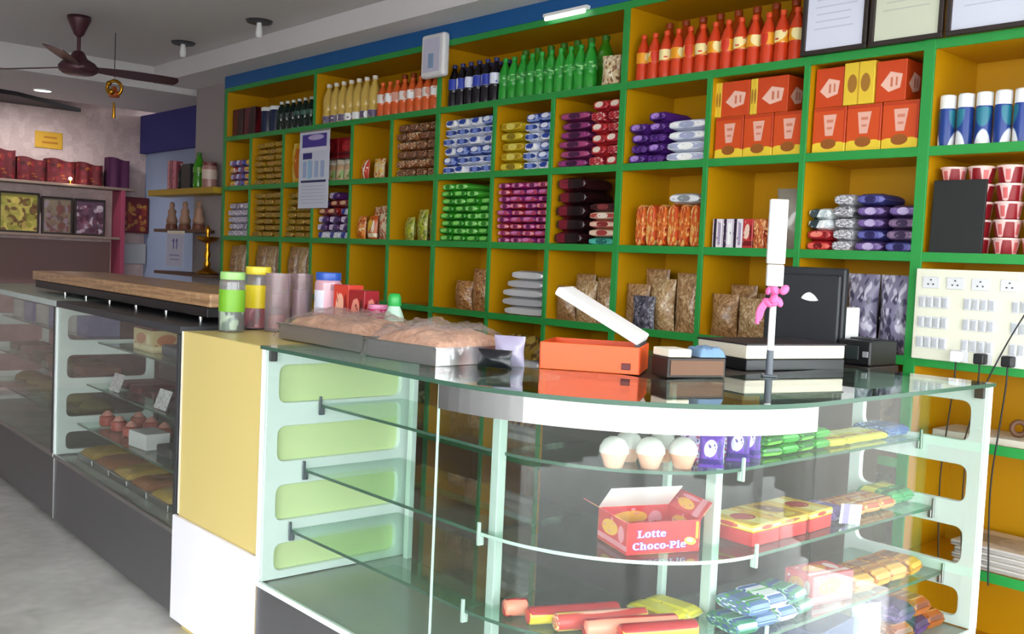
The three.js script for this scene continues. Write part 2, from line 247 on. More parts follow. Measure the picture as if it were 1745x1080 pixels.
// ---------------------------------------------------------------- row A
{
  const y = row('A'), z = -0.02;
  const redBlue = [wrapper('#c23a2a', '#e8c24a', '#f3ece2', 0), wrapper('#5a62b4', '#c9ccec', '#c23a2a', 1)];
  stack({ name: 'biscuit_packet', label: 'red or violet packet', from: 'grey pillar', group: 'red and violet packets', x0: -7.18, x1: -6.82, y, cols: 3, rows: 4, h: 0.05, d: 0.2, z, mats: redBlue });
  const olive = [wrapper('#b08a1e', '#d8b43a', '#7a4a14', 3), wrapper('#9c8a22', '#d2a42a', '#c2601e', 3)];
  stack({ name: 'spice_packet', label: 'upper mustard packet', from: 'violet packets', group: 'mustard packets in the upper row', x0: -6.77, x1: -6.33, y, cols: 3, rows: 7, h: 0.043, d: 0.2, z, mats: olive });
  const amber = [wrapper('#e0b42a', '#f2dc8a', '#c8641a', 2), wrapper('#d8a41c', '#c2541a', '#f0d070', 2)];
  for (let i = 0; i < 3; i++) one('noodle_bag', `upright amber yellow bag beside the calendar, ${ORD[i]} from the mustard packets`, 'bag', bag(0.12, 0.28, 0.08, i), amber[i % 2], [-6.23 + i * 0.125, y, -0.07], [0, rr(-0.1, 0.1), 0], 'amber bags');
  for (let i = 0; i < 2; i++) one('carton', `dark red carton on top of cream jars, ${ORD[i]} from the calendar`, 'carton', cartonGeo(0.18, 0.13, 0.18), wrapper('#8c141c', '#c2343a', '#5a0c12', 0), [-5.77 + i * 0.2, y + 0.152, -0.14], [0, 0, 0], 'red cartons over jars');
  for (let i = 0; i < 4; i++) { const j = thing('condiment_jar', `small cream jar under a dark red carton, ${ORD[i]} from the calendar`, 'jar', [-5.83 + i * 0.1, y, -0.12], 0, 'cream jars'); part('body', lathe([[0, 0], [0.04, 0], [0.044, 0.006], [0.044, 0.1], [0.034, 0.118]], 14), phy(0xd8b48a, 0.3), j); part('lid', lathe([[0.036, 0.117], [0.04, 0.119], [0.04, 0.148], [0, 0.15]], 14), M.cream, j); part('label', lathe([[0.0445, 0.03], [0.0448, 0.031], [0.0448, 0.08], [0.0445, 0.081]], 14), wrapper('#e8d8b0', '#8ab04a', '#c23a2a', 1), j); }
  const redYel = [wrapper('#c8321e', '#f2c42a', '#f3ead2', 1), wrapper('#f2b81c', '#d8341e', '#fff0c0', 1), wrapper('#e8d2a0', '#c8321e', '#f2b81c', 3)];
  for (let i = 0; i < 5; i++) one('snack_bag', `small red and yellow snack bag, ${ORD[i]} from the cream jars`, 'bag', bag(0.1, 0.13, 0.06, i), redYel[i % 3], [-5.37 + i * 0.078, y, -0.06 - (i % 2) * 0.06], [-0.05, rr(-0.2, 0.2), 0], 'red and yellow snack bags');
  const choc = [wrapper('#7a4626', '#e2c29a', '#4a2414', 3), wrapper('#96562a', '#f0dab4', '#5c1e16', 3), wrapper('#5c2a20', '#d8b08a', '#8c5a34', 3)];
  stack({ name: 'cookie_packet', label: 'brown and cream packet', from: 'red snack bags', group: 'brown cookie packets', x0: -4.99, x1: -4.58, y, cols: 4, rows: 6, h: 0.052, d: 0.2, z, mats: choc });
  const bw = [wrapper('#dfe4f8', '#2c48a4', '#ffffff', 0), wrapper('#e9ecfa', '#24408e', '#7a90d8', 4), wrapper('#2f4aa6', '#eef0ff', '#9cb0ea', 0)];
  stack({ name: 'biscuit_packet', label: 'blue and white packet', from: 'brown packets', group: 'blue and white packets over green', x0: -4.54, x1: -4.09, y, cols: 4, rows: 6, h: 0.051, d: 0.2, z, mats: bw });
  const yel = [wrapper('#c8ac1c', '#e0ca4a', '#8a7414', 4), wrapper('#d2b422', '#b08e14', '#e8d66a', 4)];
  stack({ name: 'rusk_packet', label: 'olive yellow packet', from: 'blue packets', group: 'olive yellow packets', x0: -4.05, x1: -3.87, y, cols: 1, rows: 5, h: 0.051, d: 0.2, z, mats: yel });
  stack({ name: 'biscuit_packet', label: 'blue and white packet', from: 'olive yellow packets', group: 'blue and white packets beside yellow', x0: -3.865, x1: -3.65, y, cols: 2, rows: 6, h: 0.048, d: 0.2, z, mats: bw });
  const plum = [wrapper('#6a2458', '#9c3c7a', '#40143a', 4), wrapper('#7c2a5a', '#b04a7a', '#4a1a42', 4)];
  stack({ name: 'biscuit_packet', label: 'plum coloured packet', from: 'red packets', group: 'plum packets', x0: -3.61, x1: -3.4, y, cols: 1, rows: 6, h: 0.045, d: 0.2, z, mats: plum });
  const rd = [wrapper('#c02c3a', '#f2d2c2', '#8c1826', 3), wrapper('#d23a3a', '#f0e0d0', '#a01e2e', 0)];
  stack({ name: 'biscuit_packet', label: 'red and cream packet', from: 'plum packets', group: 'red packets beside plum', x0: -3.395, x1: -3.19, y, cols: 2, rows: 6, h: 0.052, d: 0.2, z, mats: rd });
  const pur = [wrapper('#4e1e7c', '#8a5ab8', '#2c0e4e', 3), wrapper('#5c2a8a', '#b08ad8', '#38145e', 0)];
  stack({ name: 'chocolate_packet', label: 'shiny purple packet', from: 'green post beside red packets', group: 'purple packets', x0: -3.14, x1: -2.935, y, cols: 2, heights: [4, 5], h: 0.046, d: 0.2, z, mats: pur });
  stack({ name: 'wafer_packet', label: 'silver white packet', from: 'shiny purple packets', group: 'silver white packets', x0: -2.925, x1: -2.7, y, cols: 1, rows: 4, h: 0.046, d: 0.2, z, mats: [wrapper('#d2d6ea', '#ffffff', '#a8aece', 4), wrapper('#dfe2f0', '#b0b4d4', '#ffffff', 4)] });
  // orange cartons
  const mug = (top) => phy(0xffffff, 0.4, { map: canvas(128, 128, (g, w, h) => {
    g.fillStyle = '#d8501c'; g.fillRect(0, 0, w, h); g.fillStyle = '#c23c16'; g.fillRect(0, 0, w, 10); g.fillRect(w - 8, 0, 8, h);
    g.fillStyle = '#ecb4a2'; g.beginPath(); g.moveTo(40, 20); g.lineTo(92, 20); g.lineTo(80, 78); g.lineTo(50, 78); g.fill(); g.fillStyle = '#d8846a'; g.fillRect(54, 34, 26, 8); g.fillRect(56, 54, 20, 6);
    if (!top) { g.fillStyle = '#f2d23a'; g.beginPath(); g.moveTo(0, 100); g.quadraticCurveTo(30, 88, 64, 106); g.quadraticCurveTo(98, 88, 128, 100); g.lineTo(128, 128); g.lineTo(0, 128); g.fill(); g.fillStyle = '#9c5a1e'; g.beginPath(); g.ellipse(64, 100, 30, 14, 0, 0, 7); g.fill(); }
  }) });
  const lying = phy(0xffffff, 0.4, { map: canvas(128, 96, (g, w, h) => { g.fillStyle = '#d2481a'; g.fillRect(0, 0, w, h); g.fillStyle = '#f2c0ae'; g.beginPath(); g.moveTo(20, 56); g.lineTo(60, 26); g.lineTo(112, 34); g.lineTo(104, 66); g.lineTo(56, 74); g.fill(); g.fillStyle = '#d27a5c'; g.fillRect(62, 40, 10, 22); g.fillRect(84, 40, 8, 20); }) });
  const sideY = phy(0xffffff, 0.4, { map: canvas(64, 128, (g, w, h) => { g.fillStyle = '#ecc83a'; g.fillRect(0, 0, w, h); g.fillStyle = '#a8742a'; g.beginPath(); g.ellipse(18, 64, 10, 28, 0, 0, 7); g.ellipse(46, 64, 10, 28, 0, 0, 7); g.fill(); g.fillStyle = '#c89a2a'; g.fillRect(30, 0, 3, h); }) });
  const m0 = mug(false);
  for (const [x0, lab, grp] of [[-2.66, 'orange carton with a mug print, bottom row, % from the silver white packets', 'orange cartons in the bottom row'], [-2.195, 'orange carton with a mug print below the yellow carton, % from the left', 'orange cartons under the certificates']])
    for (let i = 0; i < 3; i++) one('drink_carton', lab.replace('% from the left', ORD[2 - i] + ' from the spray cans').replace('%', ORD[i]), 'carton', cartonGeo(0.139, 0.178, 0.12), m0, [x0 + 0.0715 + i * 0.143, y, -0.085], [0, 0, 0], grp);
  for (const [x, w, m, r] of [[-2.57, 0.14, lying, 0], [-2.39, 0.145, lying, 0]]) one('drink_carton', `orange carton lying on top of upright cartons, ${x < -2.5 ? 'nearer' : 'farther from'} the silver white packets`, 'carton', cartonGeo(w, 0.145, 0.12), m, [x, y + 0.1795, -0.09], [0, r, 0], 'orange cartons on top');
  for (const x of [-2.655, -2.479]) one('drink_carton', `narrow yellow carton side on top of orange cartons, ${x < -2.6 ? 'at the green post' : 'between lying cartons'}`, 'carton', cartonGeo(0.034, 0.145, 0.12), sideY, [x, y + 0.1795, -0.09], [0, 0, 0], 'narrow yellow cartons');
  for (const x of [-2.135, -1.885]) one('drink_carton', `orange carton lying beside the broad yellow carton ${x < -2 ? 'toward the other cartons' : 'toward the spray cans'}`, 'carton', cartonGeo(0.118, 0.15, 0.12), lying, [x, y + 0.1795, -0.09], [0, 0, 0], 'orange cartons beside yellow');
  one('drink_carton', 'broad yellow carton between two orange cartons under the certificates', 'carton', cartonGeo(0.124, 0.158, 0.12), sideY, [-2.01, y + 0.1795, -0.085]);
  // white-capped blue cans
  const canLab = phy(0xffffff, 0.3, { map: canvas(128, 128, (g, w, h) => { g.fillStyle = '#1f3f8c'; g.fillRect(0, 0, w, h); for (let k = 0; k < 2; k++) { g.fillStyle = '#2b7c94'; g.beginPath(); g.ellipse(32 + k * 64, 34, 20, 14, 0, 0, 7); g.fill(); g.fillStyle = '#eef2f6'; g.beginPath(); g.ellipse(32 + k * 64, 88, 29, 38, 0.2, 0, 7); g.fill(); g.fillStyle = '#7a96d2'; g.fillRect(16 + k * 64, 92, 26, 7); } }) });
  const can = new THREE.Group();
  part('body', lathe([[0, 0], [0.026, 0], [0.0285, 0.003], [0.0285, 0.128], [0.026, 0.138]], 18), canLab, can); part('cap', lathe([[0.0262, 0.136], [0.0275, 0.138], [0.0275, 0.178], [0.025, 0.184], [0, 0.185]], 18), M.white, can);
  for (let i = 0; i < 9; i++) place(can, 'spray_can', `blue spray can with a white cap, ${ORD[i]} from the thick green post`, 'can', [-1.675 + i * 0.0635, y, -0.05], i * 0.9, 'white-capped blue cans');
}
// ---------------------------------------------------------------- row B
{
  const y = row('B'), z = -0.02;
  stack({ name: 'soap_packet', label: 'white and violet packet', from: 'grey pillar', group: 'white and violet packets', x0: -7.18, x1: -6.81, y, cols: 3, rows: 5, h: 0.05, d: 0.2, z, mats: [wrapper('#c9bfd2', '#6a4a8a', '#ffffff', 3), wrapper('#d6cfd8', '#8a8494', '#5a3a7a', 1)] });
  const olive = [wrapper('#a8861e', '#cfa834', '#7a4a14', 3), wrapper('#96841f', '#c89c2a', '#b05a1e', 3)];
  stack({ name: 'spice_packet', label: 'lower mustard packet', from: 'white and violet packets', group: 'mustard packets in the lower row', x0: -6.77, x1: -6.33, y, cols: 3, rows: 7, h: 0.045, d: 0.2, z, mats: olive });
  stack({ name: 'spice_packet', label: 'lower mustard packet by the calendar', from: 'other mustard packets', group: 'mustard packets behind the calendar', x0: -6.29, x1: -5.92, y, cols: 3, rows: 7, h: 0.044, d: 0.2, z, mats: olive });
  const mix = [wrapper('#dfe2f2', '#2a3a9a', '#ffffff', 1), wrapper('#b02a2a', '#e8c29a', '#5a1418', 0), wrapper('#5a2a6a', '#e0d2e8', '#2a2a7a', 1)];
  stack({ name: 'biscuit_packet', label: 'mixed colour packet under the calendar', from: 'mustard packets', group: 'mixed packets below the calendar', x0: -5.87, x1: -5.47, y, cols: 3, heights: [5, 6, 5], h: 0.05, d: 0.2, z, mats: mix });
  const crisps = [wrapper('#e0862a', '#f3d8a6', '#b0321a', 3), wrapper('#e8d2b0', '#c85a2a', '#8c4a24', 3), wrapper('#d8641e', '#f0c43a', '#fff0d8', 0)];
  for (let i = 0; i < 6; i++) one('crisp_bag', `orange and cream crisp bag, ${ORD[i]} from the mixed packets`, 'bag', bag(0.11, i % 3 === 1 ? 0.21 : 0.15, 0.07, i), crisps[i % 3], [-5.37 + i * 0.062, y, -0.05 - (i % 2) * 0.08], [-0.04, rr(-0.25, 0.25), 0], 'orange crisp bags');
  const lime = [wrapper('#b0b42a', '#e2dca0', '#6a7a1e', 3), wrapper('#d8d0a2', '#8a9a2a', '#5a3a24', 3)];
  for (let i = 0; i < 5; i++) one('crisp_bag', `lime and cream crisp bag, ${ORD[4 - i]} from the bright green packets`, 'bag', bag(0.11, 0.14 + i * 0.022, 0.07, i + 6), lime[i % 2], [-4.87 + i * 0.062, y, -0.06 - (i % 2) * 0.08], [-0.05, rr(-0.25, 0.25), 0], 'lime crisp bags');
  const gr = [wrapper('#3aa82a', '#8ad86a', '#1f7a1c', 0), wrapper('#46b832', '#a2e28a', '#2a8c22', 4)];
  stack({ name: 'cookie_packet', label: 'bright green packet', from: 'lime crisp bags', group: 'bright green packets', x0: -4.54, x1: -4.09, y, cols: 4, heights: [8, 8, 7, 6], h: 0.04, d: 0.2, z, mats: gr });
  const mg = [wrapper('#a8246e', '#e08ab4', '#6a1450', 4), wrapper('#8c2a7a', '#d87ab0', '#c23a4a', 0), wrapper('#b8323c', '#e89aa8', '#8c1a5a', 4)];
  stack({ name: 'cookie_packet', label: 'magenta packet', from: 'bright green packets', group: 'magenta packets', x0: -4.05, x1: -3.65, y, cols: 4, rows: 9, h: 0.0345, d: 0.2, z, mats: mg });
  const dk = [wrapper('#2a1014', '#7c1a2c', '#160a0e', 2), wrapper('#34141a', '#8c2234', '#1a0c10', 2)];
  stack({ name: 'chocolate_box', label: 'black and crimson packet', from: 'magenta packets', group: 'black and crimson packets', x0: -3.61, x1: -3.4, y, cols: 1, rows: 5, h: 0.065, d: 0.2, z, mats: dk });
  const flat = [wrapper('#2f9a8c', '#5ac2b0', '#1a6a62', 4), wrapper('#d8a88a', '#f3d8c2', '#a83a3a', 4), wrapper('#c86a5a', '#f0d0b8', '#8c2a2a', 4), wrapper('#e0b49a', '#b84a42', '#f8e8d8', 4), wrapper('#5a1a20', '#2a0c10', '#8c3a3a', 4)];
  flat.forEach((m, i) => one('biscuit_packet', ['teal', 'peach', 'rosy', 'cream and red', 'dark maroon'][i] + ' flat packet in the short pile beside black and crimson packets', 'packet', packet(0.19, 0.04, 0.2), m, [-3.29, y + i * 0.0406, -0.13], [0, rr(-0.05, 0.05), 0]));
  const oc = [wrapper('#e0702a', '#f2c27a', '#b0321a', 3), wrapper('#d8582a', '#f0d08a', '#e89a3a', 3)];
  for (let i = 0; i < 6; i++) one('biscuit_packet', `upright orange biscuit packet in the row, ${ORD[i]} from the peach pile`, 'packet', packet(0.19, 0.055, 0.12), oc[i % 2], [-3.07 + i * 0.0625 + 0.0275, y + 0.095, -0.1], [0, 0, Math.PI / 2], 'upright orange biscuit packets');
  one('tissue_packet', 'flat grey white packet lying on upright orange packets', 'packet', packet(0.16, 0.045, 0.14), wrapper('#c9ccd0', '#eef0f2', '#8a9094', 4), [-2.82, y + 0.192, -0.1], [0, 0.1, 0]);
  const sm = [wrapper('#efe6ee', '#2a1a34', '#b0a0c0', 2), wrapper('#e8e0ea', '#3a2440', '#ffffff', 2), wrapper('#c83a3a', '#f0d2c0', '#7a1a1e', 0), wrapper('#c86a34', '#f0c28a', '#8c2a1a', 3)];
  for (let i = 0; i < 5; i++) one('snack_box', ['first striped', 'second striped', 'third striped', 'red', 'orange brown'][i] + ' small carton in the row between green post and clear bag', 'carton', cartonGeo(0.048, 0.125, 0.14), sm[[0, 1, 0, 2, 3][i]], [-2.625 + i * 0.0515, y, -0.1], [0, 0, 0], i < 3 ? 'striped small cartons' : undefined);
  const clear = phy(0xb9b2a6, 0.12, { transmission: 0.35, thickness: 0, side: THREE.DoubleSide });
  one('plastic_bag', 'crumpled clear plastic bag behind the white display pole', 'bag', bag(0.15, 0.25, 0.13, 9), clear, [-2.305, y, -0.1], [0, 0.1, 0]);
  [[wrapper('#b8242a', '#e86a5a', '#7a1418', 4), 0], [wrapper('#c02a30', '#f08a7a', '#8c1a1e', 0), 1], [wrapper('#dfe6ea', '#2a3a3e', '#ffffff', 1), 2], [wrapper('#e6ecee', '#3a4a4e', '#c2d2d6', 1), 3]].forEach(([m, i]) => one('candy_packet', ['bottom red', 'upper red', 'lower white', 'topmost white'][i] + ' packet in the narrow pile beside silver packets', 'packet', packet(0.1, 0.041, 0.16), m, [-2.145, y + i * 0.0416, -0.11], [0, 0, 0], i < 2 ? 'red packets of the narrow pile' : 'white packets of the narrow pile'));
  stack({ name: 'foil_packet', label: 'silver foil packet', from: 'dark violet packets', group: 'silver foil packets', x0: -2.09, x1: -2.0, y, cols: 1, rows: 5, h: 0.043, d: 0.17, z: -0.03, mats: [wrapper('#b4b2b8', '#eceaf0', '#6a6870', 3), wrapper('#a8a6ac', '#5a5860', '#f6f4fa', 3)] });
  const vi = [wrapper('#4a3468', '#7a62a0', '#c0b0d8', 4), wrapper('#3a3a78', '#6a6ab0', '#2a2458', 4), wrapper('#5a4468', '#8a7090', '#3a2a4a', 4)];
  stack({ name: 'chocolate_packet', label: 'dark violet packet', from: 'silver foil packets', group: 'dark violet packets', x0: -1.995, x1: -1.755, y, cols: 2, heights: [5, 4], h: 0.043, d: 0.17, z: -0.03, mats: vi });
  // black sheet, red cups
  one('black_board', 'plain black board leaning in front of red cups', 'board', rbx(-0.092, 0.092, 0, 0.255, -0.005, 0.005, 0.002), phy(0x1d1e1f, 0.55), [-1.6, y + 0.0015, -0.014], [-0.03, 0, 0]);
  const cupLab = phy(0xffffff, 0.35, { map: canvas(128, 64, (g, w, h) => { g.fillStyle = '#8c1420'; g.fillRect(0, 0, w, h); for (let k = 0; k < 4; k++) { g.fillStyle = '#f0c8c4'; g.beginPath(); g.moveTo(4 + k * 32, 8); g.lineTo(28 + k * 32, 8); g.lineTo(16 + k * 32, 50); g.fill(); g.fillStyle = '#d86a6a'; g.fillRect(12 + k * 32, 18, 8, 12); } }) });
  const cup = new THREE.Group();
  part('body', lathe([[0, 0.001], [0.033, 0], [0.036, 0.004], [0.044, 0.052], [0.044, 0.055]], 18), cupLab, cup); part('lid', lathe([[0.0445, 0.053], [0.0465, 0.055], [0.0465, 0.06], [0.043, 0.061], [0, 0.061]], 18), phy(0xf0d2cc, 0.3), cup);
  for (let c = 0; c < 5; c++) for (let r = 0; r < 5; r++) place(cup, 'noodle_cup', c < 2 ? `red cup behind the black board, ${ORD[r]} layer, ${ORD[c]} stack from the green post` : `red and pink cup, ${ORD[r]} layer, ${ORD[c - 2]} stack past the black board`, 'cup', [-1.655 + c * 0.098, y + r * 0.0612, -0.085], c + r * 1.7, c < 2 ? 'cups behind the black board' : 'stacked red cups');
}
// ---------------------------------------------------------------- row C
{
  const y = row('C');
  const brown = [wrapper('#96704a', '#c09a70', '#74502f', 5), wrapper('#a67e54', '#d0b088', '#845e3c', 5), wrapper('#b08c60', '#d6c09a', '#90683f', 5)];
  const nut = (n, x0, x1, hs, lab, from, grp, v = 0, mats = brown) => { const m = Math.ceil(n / 2), w = (x1 - x0) / m; for (let i = 0; i < n; i++) { const c = i >> 1, b = i & 1; one('nut_bag', `${lab}, ${b ? 'rear' : 'front'} row, ${ORD[c]} from the ${from}`, 'bag', bag(+(w * 0.97).toFixed(3), hs[i % hs.length] * (b ? 1.05 : 1), 0.1, i % 4 + v), mats[i % mats.length], [x0 + w * (c + 0.5), y, b ? -0.2 : -0.07], [0, 0, 0], grp); } };
  nut(6, -7.18, -6.81, [0.3, 0.28, 0.31], 'tall brown bag in the end cell', 'pillar', 'brown bags in the end cell');
  nut(6, -6.77, -6.33, [0.31, 0.27], 'tall brown bag in the second lowest cell', 'end cell', 'brown bags in the second cell', 1);
  nut(6, -6.29, -5.92, [0.31, 0.28], 'tall brown bag next to the empty cells', 'second cell', 'brown bags next to empty cells', 2);
  nut(4, -4.42, -4.12, [0.16, 0.2, 0.23], 'small tan bag', 'empty cells', 'tan bags in the sparse cell', 1, [wrapper('#a8703a', '#d8ac7c', '#7c4c2a', 5), wrapper('#9c6a3e', '#c89a72', '#7a4a2a', 5)]);
  const silver = [phy(0xdedcde, 0.28, { metalness: 0.15 }), phy(0xcbc9cd, 0.3, { metalness: 0.15 })];
  for (let i = 0; i < 5; i++) one('flour_bag', `silver grey bag in the rounded heap, ${ORD[i]} from the bottom`, 'bag', packet([0.31, 0.33, 0.32, 0.29, 0.24][i], 0.046, 0.24), silver[i % 2], [-3.83 + [0.01, 0, -0.006, 0.012, 0.02][i], y + 0.0005 + i * 0.0465, -0.15], [0, rr(-0.06, 0.06), 0], 'silver grey bags');
  nut(6, -3.61, -3.2, [0.17, 0.22, 0.2], 'bag of brown snacks', 'silver heap', 'snack bags beside the silver heap', 1);
  nut(6, -3.15, -2.71, [0.2, 0.26, 0.23], 'bag of brown nuts below orange packets', 'snack bags', 'nut bags under the orange packets', 2);
  one('nut_bag', 'dark grey bag standing before the brown nut bags', 'bag', bag(0.12, 0.15, 0.03, 7), wrapper('#54505c', '#8a8894', '#2c2a34', 3), [-2.98, y, 0.0], [0, 0.1, 0]);
  nut(6, -2.66, -2.24, [0.18, 0.21, 0.17], 'low brown bag', 'nut bags', 'low brown bags behind the pole', 0);
  nut(4, -2.03, -1.76, [0.29, 0.27], 'grey violet bag behind the printer', 'monitor', 'grey violet bags', 5, [wrapper('#8a84a0', '#d2cfe0', '#4a4660', 3), wrapper('#9a98a4', '#e8e6f0', '#3a3844', 1)]);
}
// ---------------------------------------------------------------- lower rows, seen through the glass
{
  const low = [wrapper('#a8862a', '#d2b45a', '#6a4a1e', 3), wrapper('#8c6a3a', '#c8a872', '#5a4024', 3), wrapper('#6a7a3a', '#a8b070', '#4a5a2a', 3)];
  for (let i = 0; i < 24; i++) { const r = i % 2, c = i >> 1; one('flour_sack', `${r ? 'large sack on the upper low shelf' : 'large sack on the lowest shelf'}, ${ORD[c]} from the pillar`, 'sack', bag(0.3, 0.27, 0.15, i % 5), low[(i * 5) % 3], [(E[c] + E[c + 1]) / 2, r ? 0.7125 : 0.3625, -0.1], [0, 0, 0], r ? 'sacks on the low shelf' : 'sacks on the lowest shelf'); }
}

// ---------------------------------------------------------------- glass counters
const wpart = (name, geo, mat, grp, label) => { const g = merged(geo); g.translate(-grp.position.x, -grp.position.y, -grp.position.z); return part(name, g, mat, grp, label); };
const SHV = [0.872, 0.668, 0.478], FZ = 1.945, RZ = 1.40, FX = -1.266, RX = -1.70, GB = 0.33, GT = 1.056;
const CX = -1.93, CZ = 1.35, AX = FX - CX, AZ = FZ - CZ;       // curved corner: quarter ellipse
function rrect(path, x0, x1, y0, y1, r) { path.moveTo(x0 + r, y0); path.lineTo(x1 - r, y0); path.quadraticCurveTo(x1, y0, x1, y0 + r); path.lineTo(x1, y1 - r); path.quadraticCurveTo(x1, y1, x1 - r, y1); path.lineTo(x0 + r, y1); path.quadraticCurveTo(x0, y1, x0, y1 - r); path.lineTo(x0, y0 + r); path.quadraticCurveTo(x0, y0, x0 + r, y0); return path; }
function comb(depth, th = 0.018, y0 = GB, y1 = GT - 0.001) {     // slotted end panel: x = depth behind the glass
  const s = new THREE.Shape([[0, y0], [depth, y0], [depth, y1], [0, y1]].map((p) => new THREE.Vector2(...p)));
  for (const [a, b] of [[0.885, 1.008], [0.7, 0.815], [0.512, 0.628], [0.352, 0.442]]) s.holes.push(rrect(new THREE.Path(), 0.038, depth - 0.035, a, b, 0.032));
  return new THREE.ExtrudeGeometry(s, { depth: th, bevelEnabled: true, bevelThickness: 0.0015, bevelSize: 0.0015, bevelSegments: 1, curveSegments: 5 });
}
function flat(pts, y0, y1) {    // slab from a plan outline of [x, z]
  return new THREE.ExtrudeGeometry(new THREE.Shape(pts.map(([x, z]) => new THREE.Vector2(x, -z))), { depth: y1 - y0, bevelEnabled: false }).rotateX(-Math.PI / 2).translate(0, y0, 0);
}
const arc = (inset = 0, n = 24, a0 = Math.PI / 2, a1 = 0) => Array.from({ length: n + 1 }, (_, i) => { const t = a0 + (a1 - a0) * i / n; return [CX + (AX - inset) * Math.cos(t), CZ + (AZ - inset) * Math.sin(t)]; });
const band = (inset, th, y0, y1, n = 28) => flat([...arc(inset, n), ...arc(inset + th, n).reverse()], y0, y1);
const clip = (x, y, z, turn = 0) => [at(rbx(-0.0045, 0.0045, -0.03, 0.03, -0.004, 0.004, 0.002), x, y, z, 0, turn), at(rbx(-0.006, 0.006, -0.03, -0.0045, -0.014, -0.002, 0.003), x, y, z, 0, turn)];
// yellow end cabinet
{
  const c = thing('end_cabinet', 'glossy yellow cabinet with a white lower panel at the counter end', 'cabinet', [-3.14, 0, 1.67]);
  wpart('body', rbx(-3.43, -2.83, 0.02, 1.063, 1.40, 1.94, 0.004), M.yellowLaminate, c);
  wpart('kick_panel', rbx(-3.445, -2.832, 0.03, 0.405, 1.9405, 1.956, 0.004), M.whiteLaminate, c, 'white lower panel');
  wpart('plinth', bx(-3.40, -2.84, 0, 0.03, 1.42, 1.93), M.yellowLaminate, c);
  wpart('edge_band', rbx(-3.432, -3.42, 0.41, 1.062, 1.9405, 1.944, 0.001, 1), M.cream, c, 'pale edge band');
}
// straight counter
{
  const c = thing('glass_counter', 'empty straight glass display counter beside the yellow cabinet', 'display counter', [-2.38, 0, 1.67]);
  wpart('base', rbx(-2.828, CX - 0.001, 0.02, 0.312, RZ, FZ - 0.002, 0.003), M.darkSteel, c); wpart('deck', bx(-2.82, CX - 0.002, 0.312, 0.325, RZ, FZ - 0.004), M.deck, c);
  wpart('plinth', bx(-2.81, CX - 0.02, 0, 0.021, RZ + 0.02, FZ - 0.04), M.black, c);
  wpart('base_trim', rbx(-2.828, CX - 0.001, 0.313, 0.33, FZ - 0.01, FZ + 0.004, 0.003), M.mdf, c, 'pale trim strip');
  wpart('end_panel', comb(0.54).rotateY(Math.PI / 2).translate(-2.826, 0, FZ - 0.008), M.mdf, c, 'white slotted end panel');
  wpart('side_lining', bx(-2.8298, -2.8275, 0.335, 1.05, RZ + 0.01, FZ - 0.012), M.lime, c, 'pale lime side lining');
  wpart('front_post', rbx(-2.829, -2.812, 0.331, GT, FZ - 0.006, FZ + 0.004, 0.002), M.white, c);
  wpart('corner_bracket', rbx(-2.812, -2.79, 1.02, 1.055, FZ - 0.03, FZ - 0.008, 0.002), M.darkGrey, c);
  wpart('rear_post', rbx(-2.785, -2.76, 0.326, GT, RZ - 0.006, RZ + 0.016, 0.003), M.mdf, c);
  SHV.forEach((y, i) => {
    const z1 = FZ - [0.194, 0.142, 0.1][i], s = wpart('glass_shelf', bx(-2.803, CX - 0.004, y - 0.004, y + 0.004, RZ + 0.03, z1), M.glassShelf, c);
    s.userData.label = 'green tinted glass shelf'; part('shelf_edge', bx(-2.803 + 2.38, CX - 0.004 + 2.38, y - 0.0042, y + 0.0042, z1 - 1.67, z1 - 1.668), M.glassEdge, s);
    wpart('shelf_clip', clip(-2.795, y, z1 + 0.004), M.tinted, c);
  });
  wpart('glass_joint', bx(CX - 0.0035, CX - 0.0005, 0.331, GT, FZ - 0.003, FZ + 0.003), M.paleEdge, c);
  wpart('front_glass', bx(-2.81, CX - 0.004, 0.331, GT, FZ - 0.002, FZ + 0.002), M.glass, c);
  const t = wpart('glass_top', bx(-2.829, CX, 1.057, 1.067, RZ - 0.01, FZ + 0.008), M.glassTop, c);
  part('edge', bx(-2.829 + 2.38, CX + 2.38, 1.0565, 1.0675, FZ + 0.0082 - 1.67, FZ + 0.0095 - 1.67), M.glassEdge, t);
}
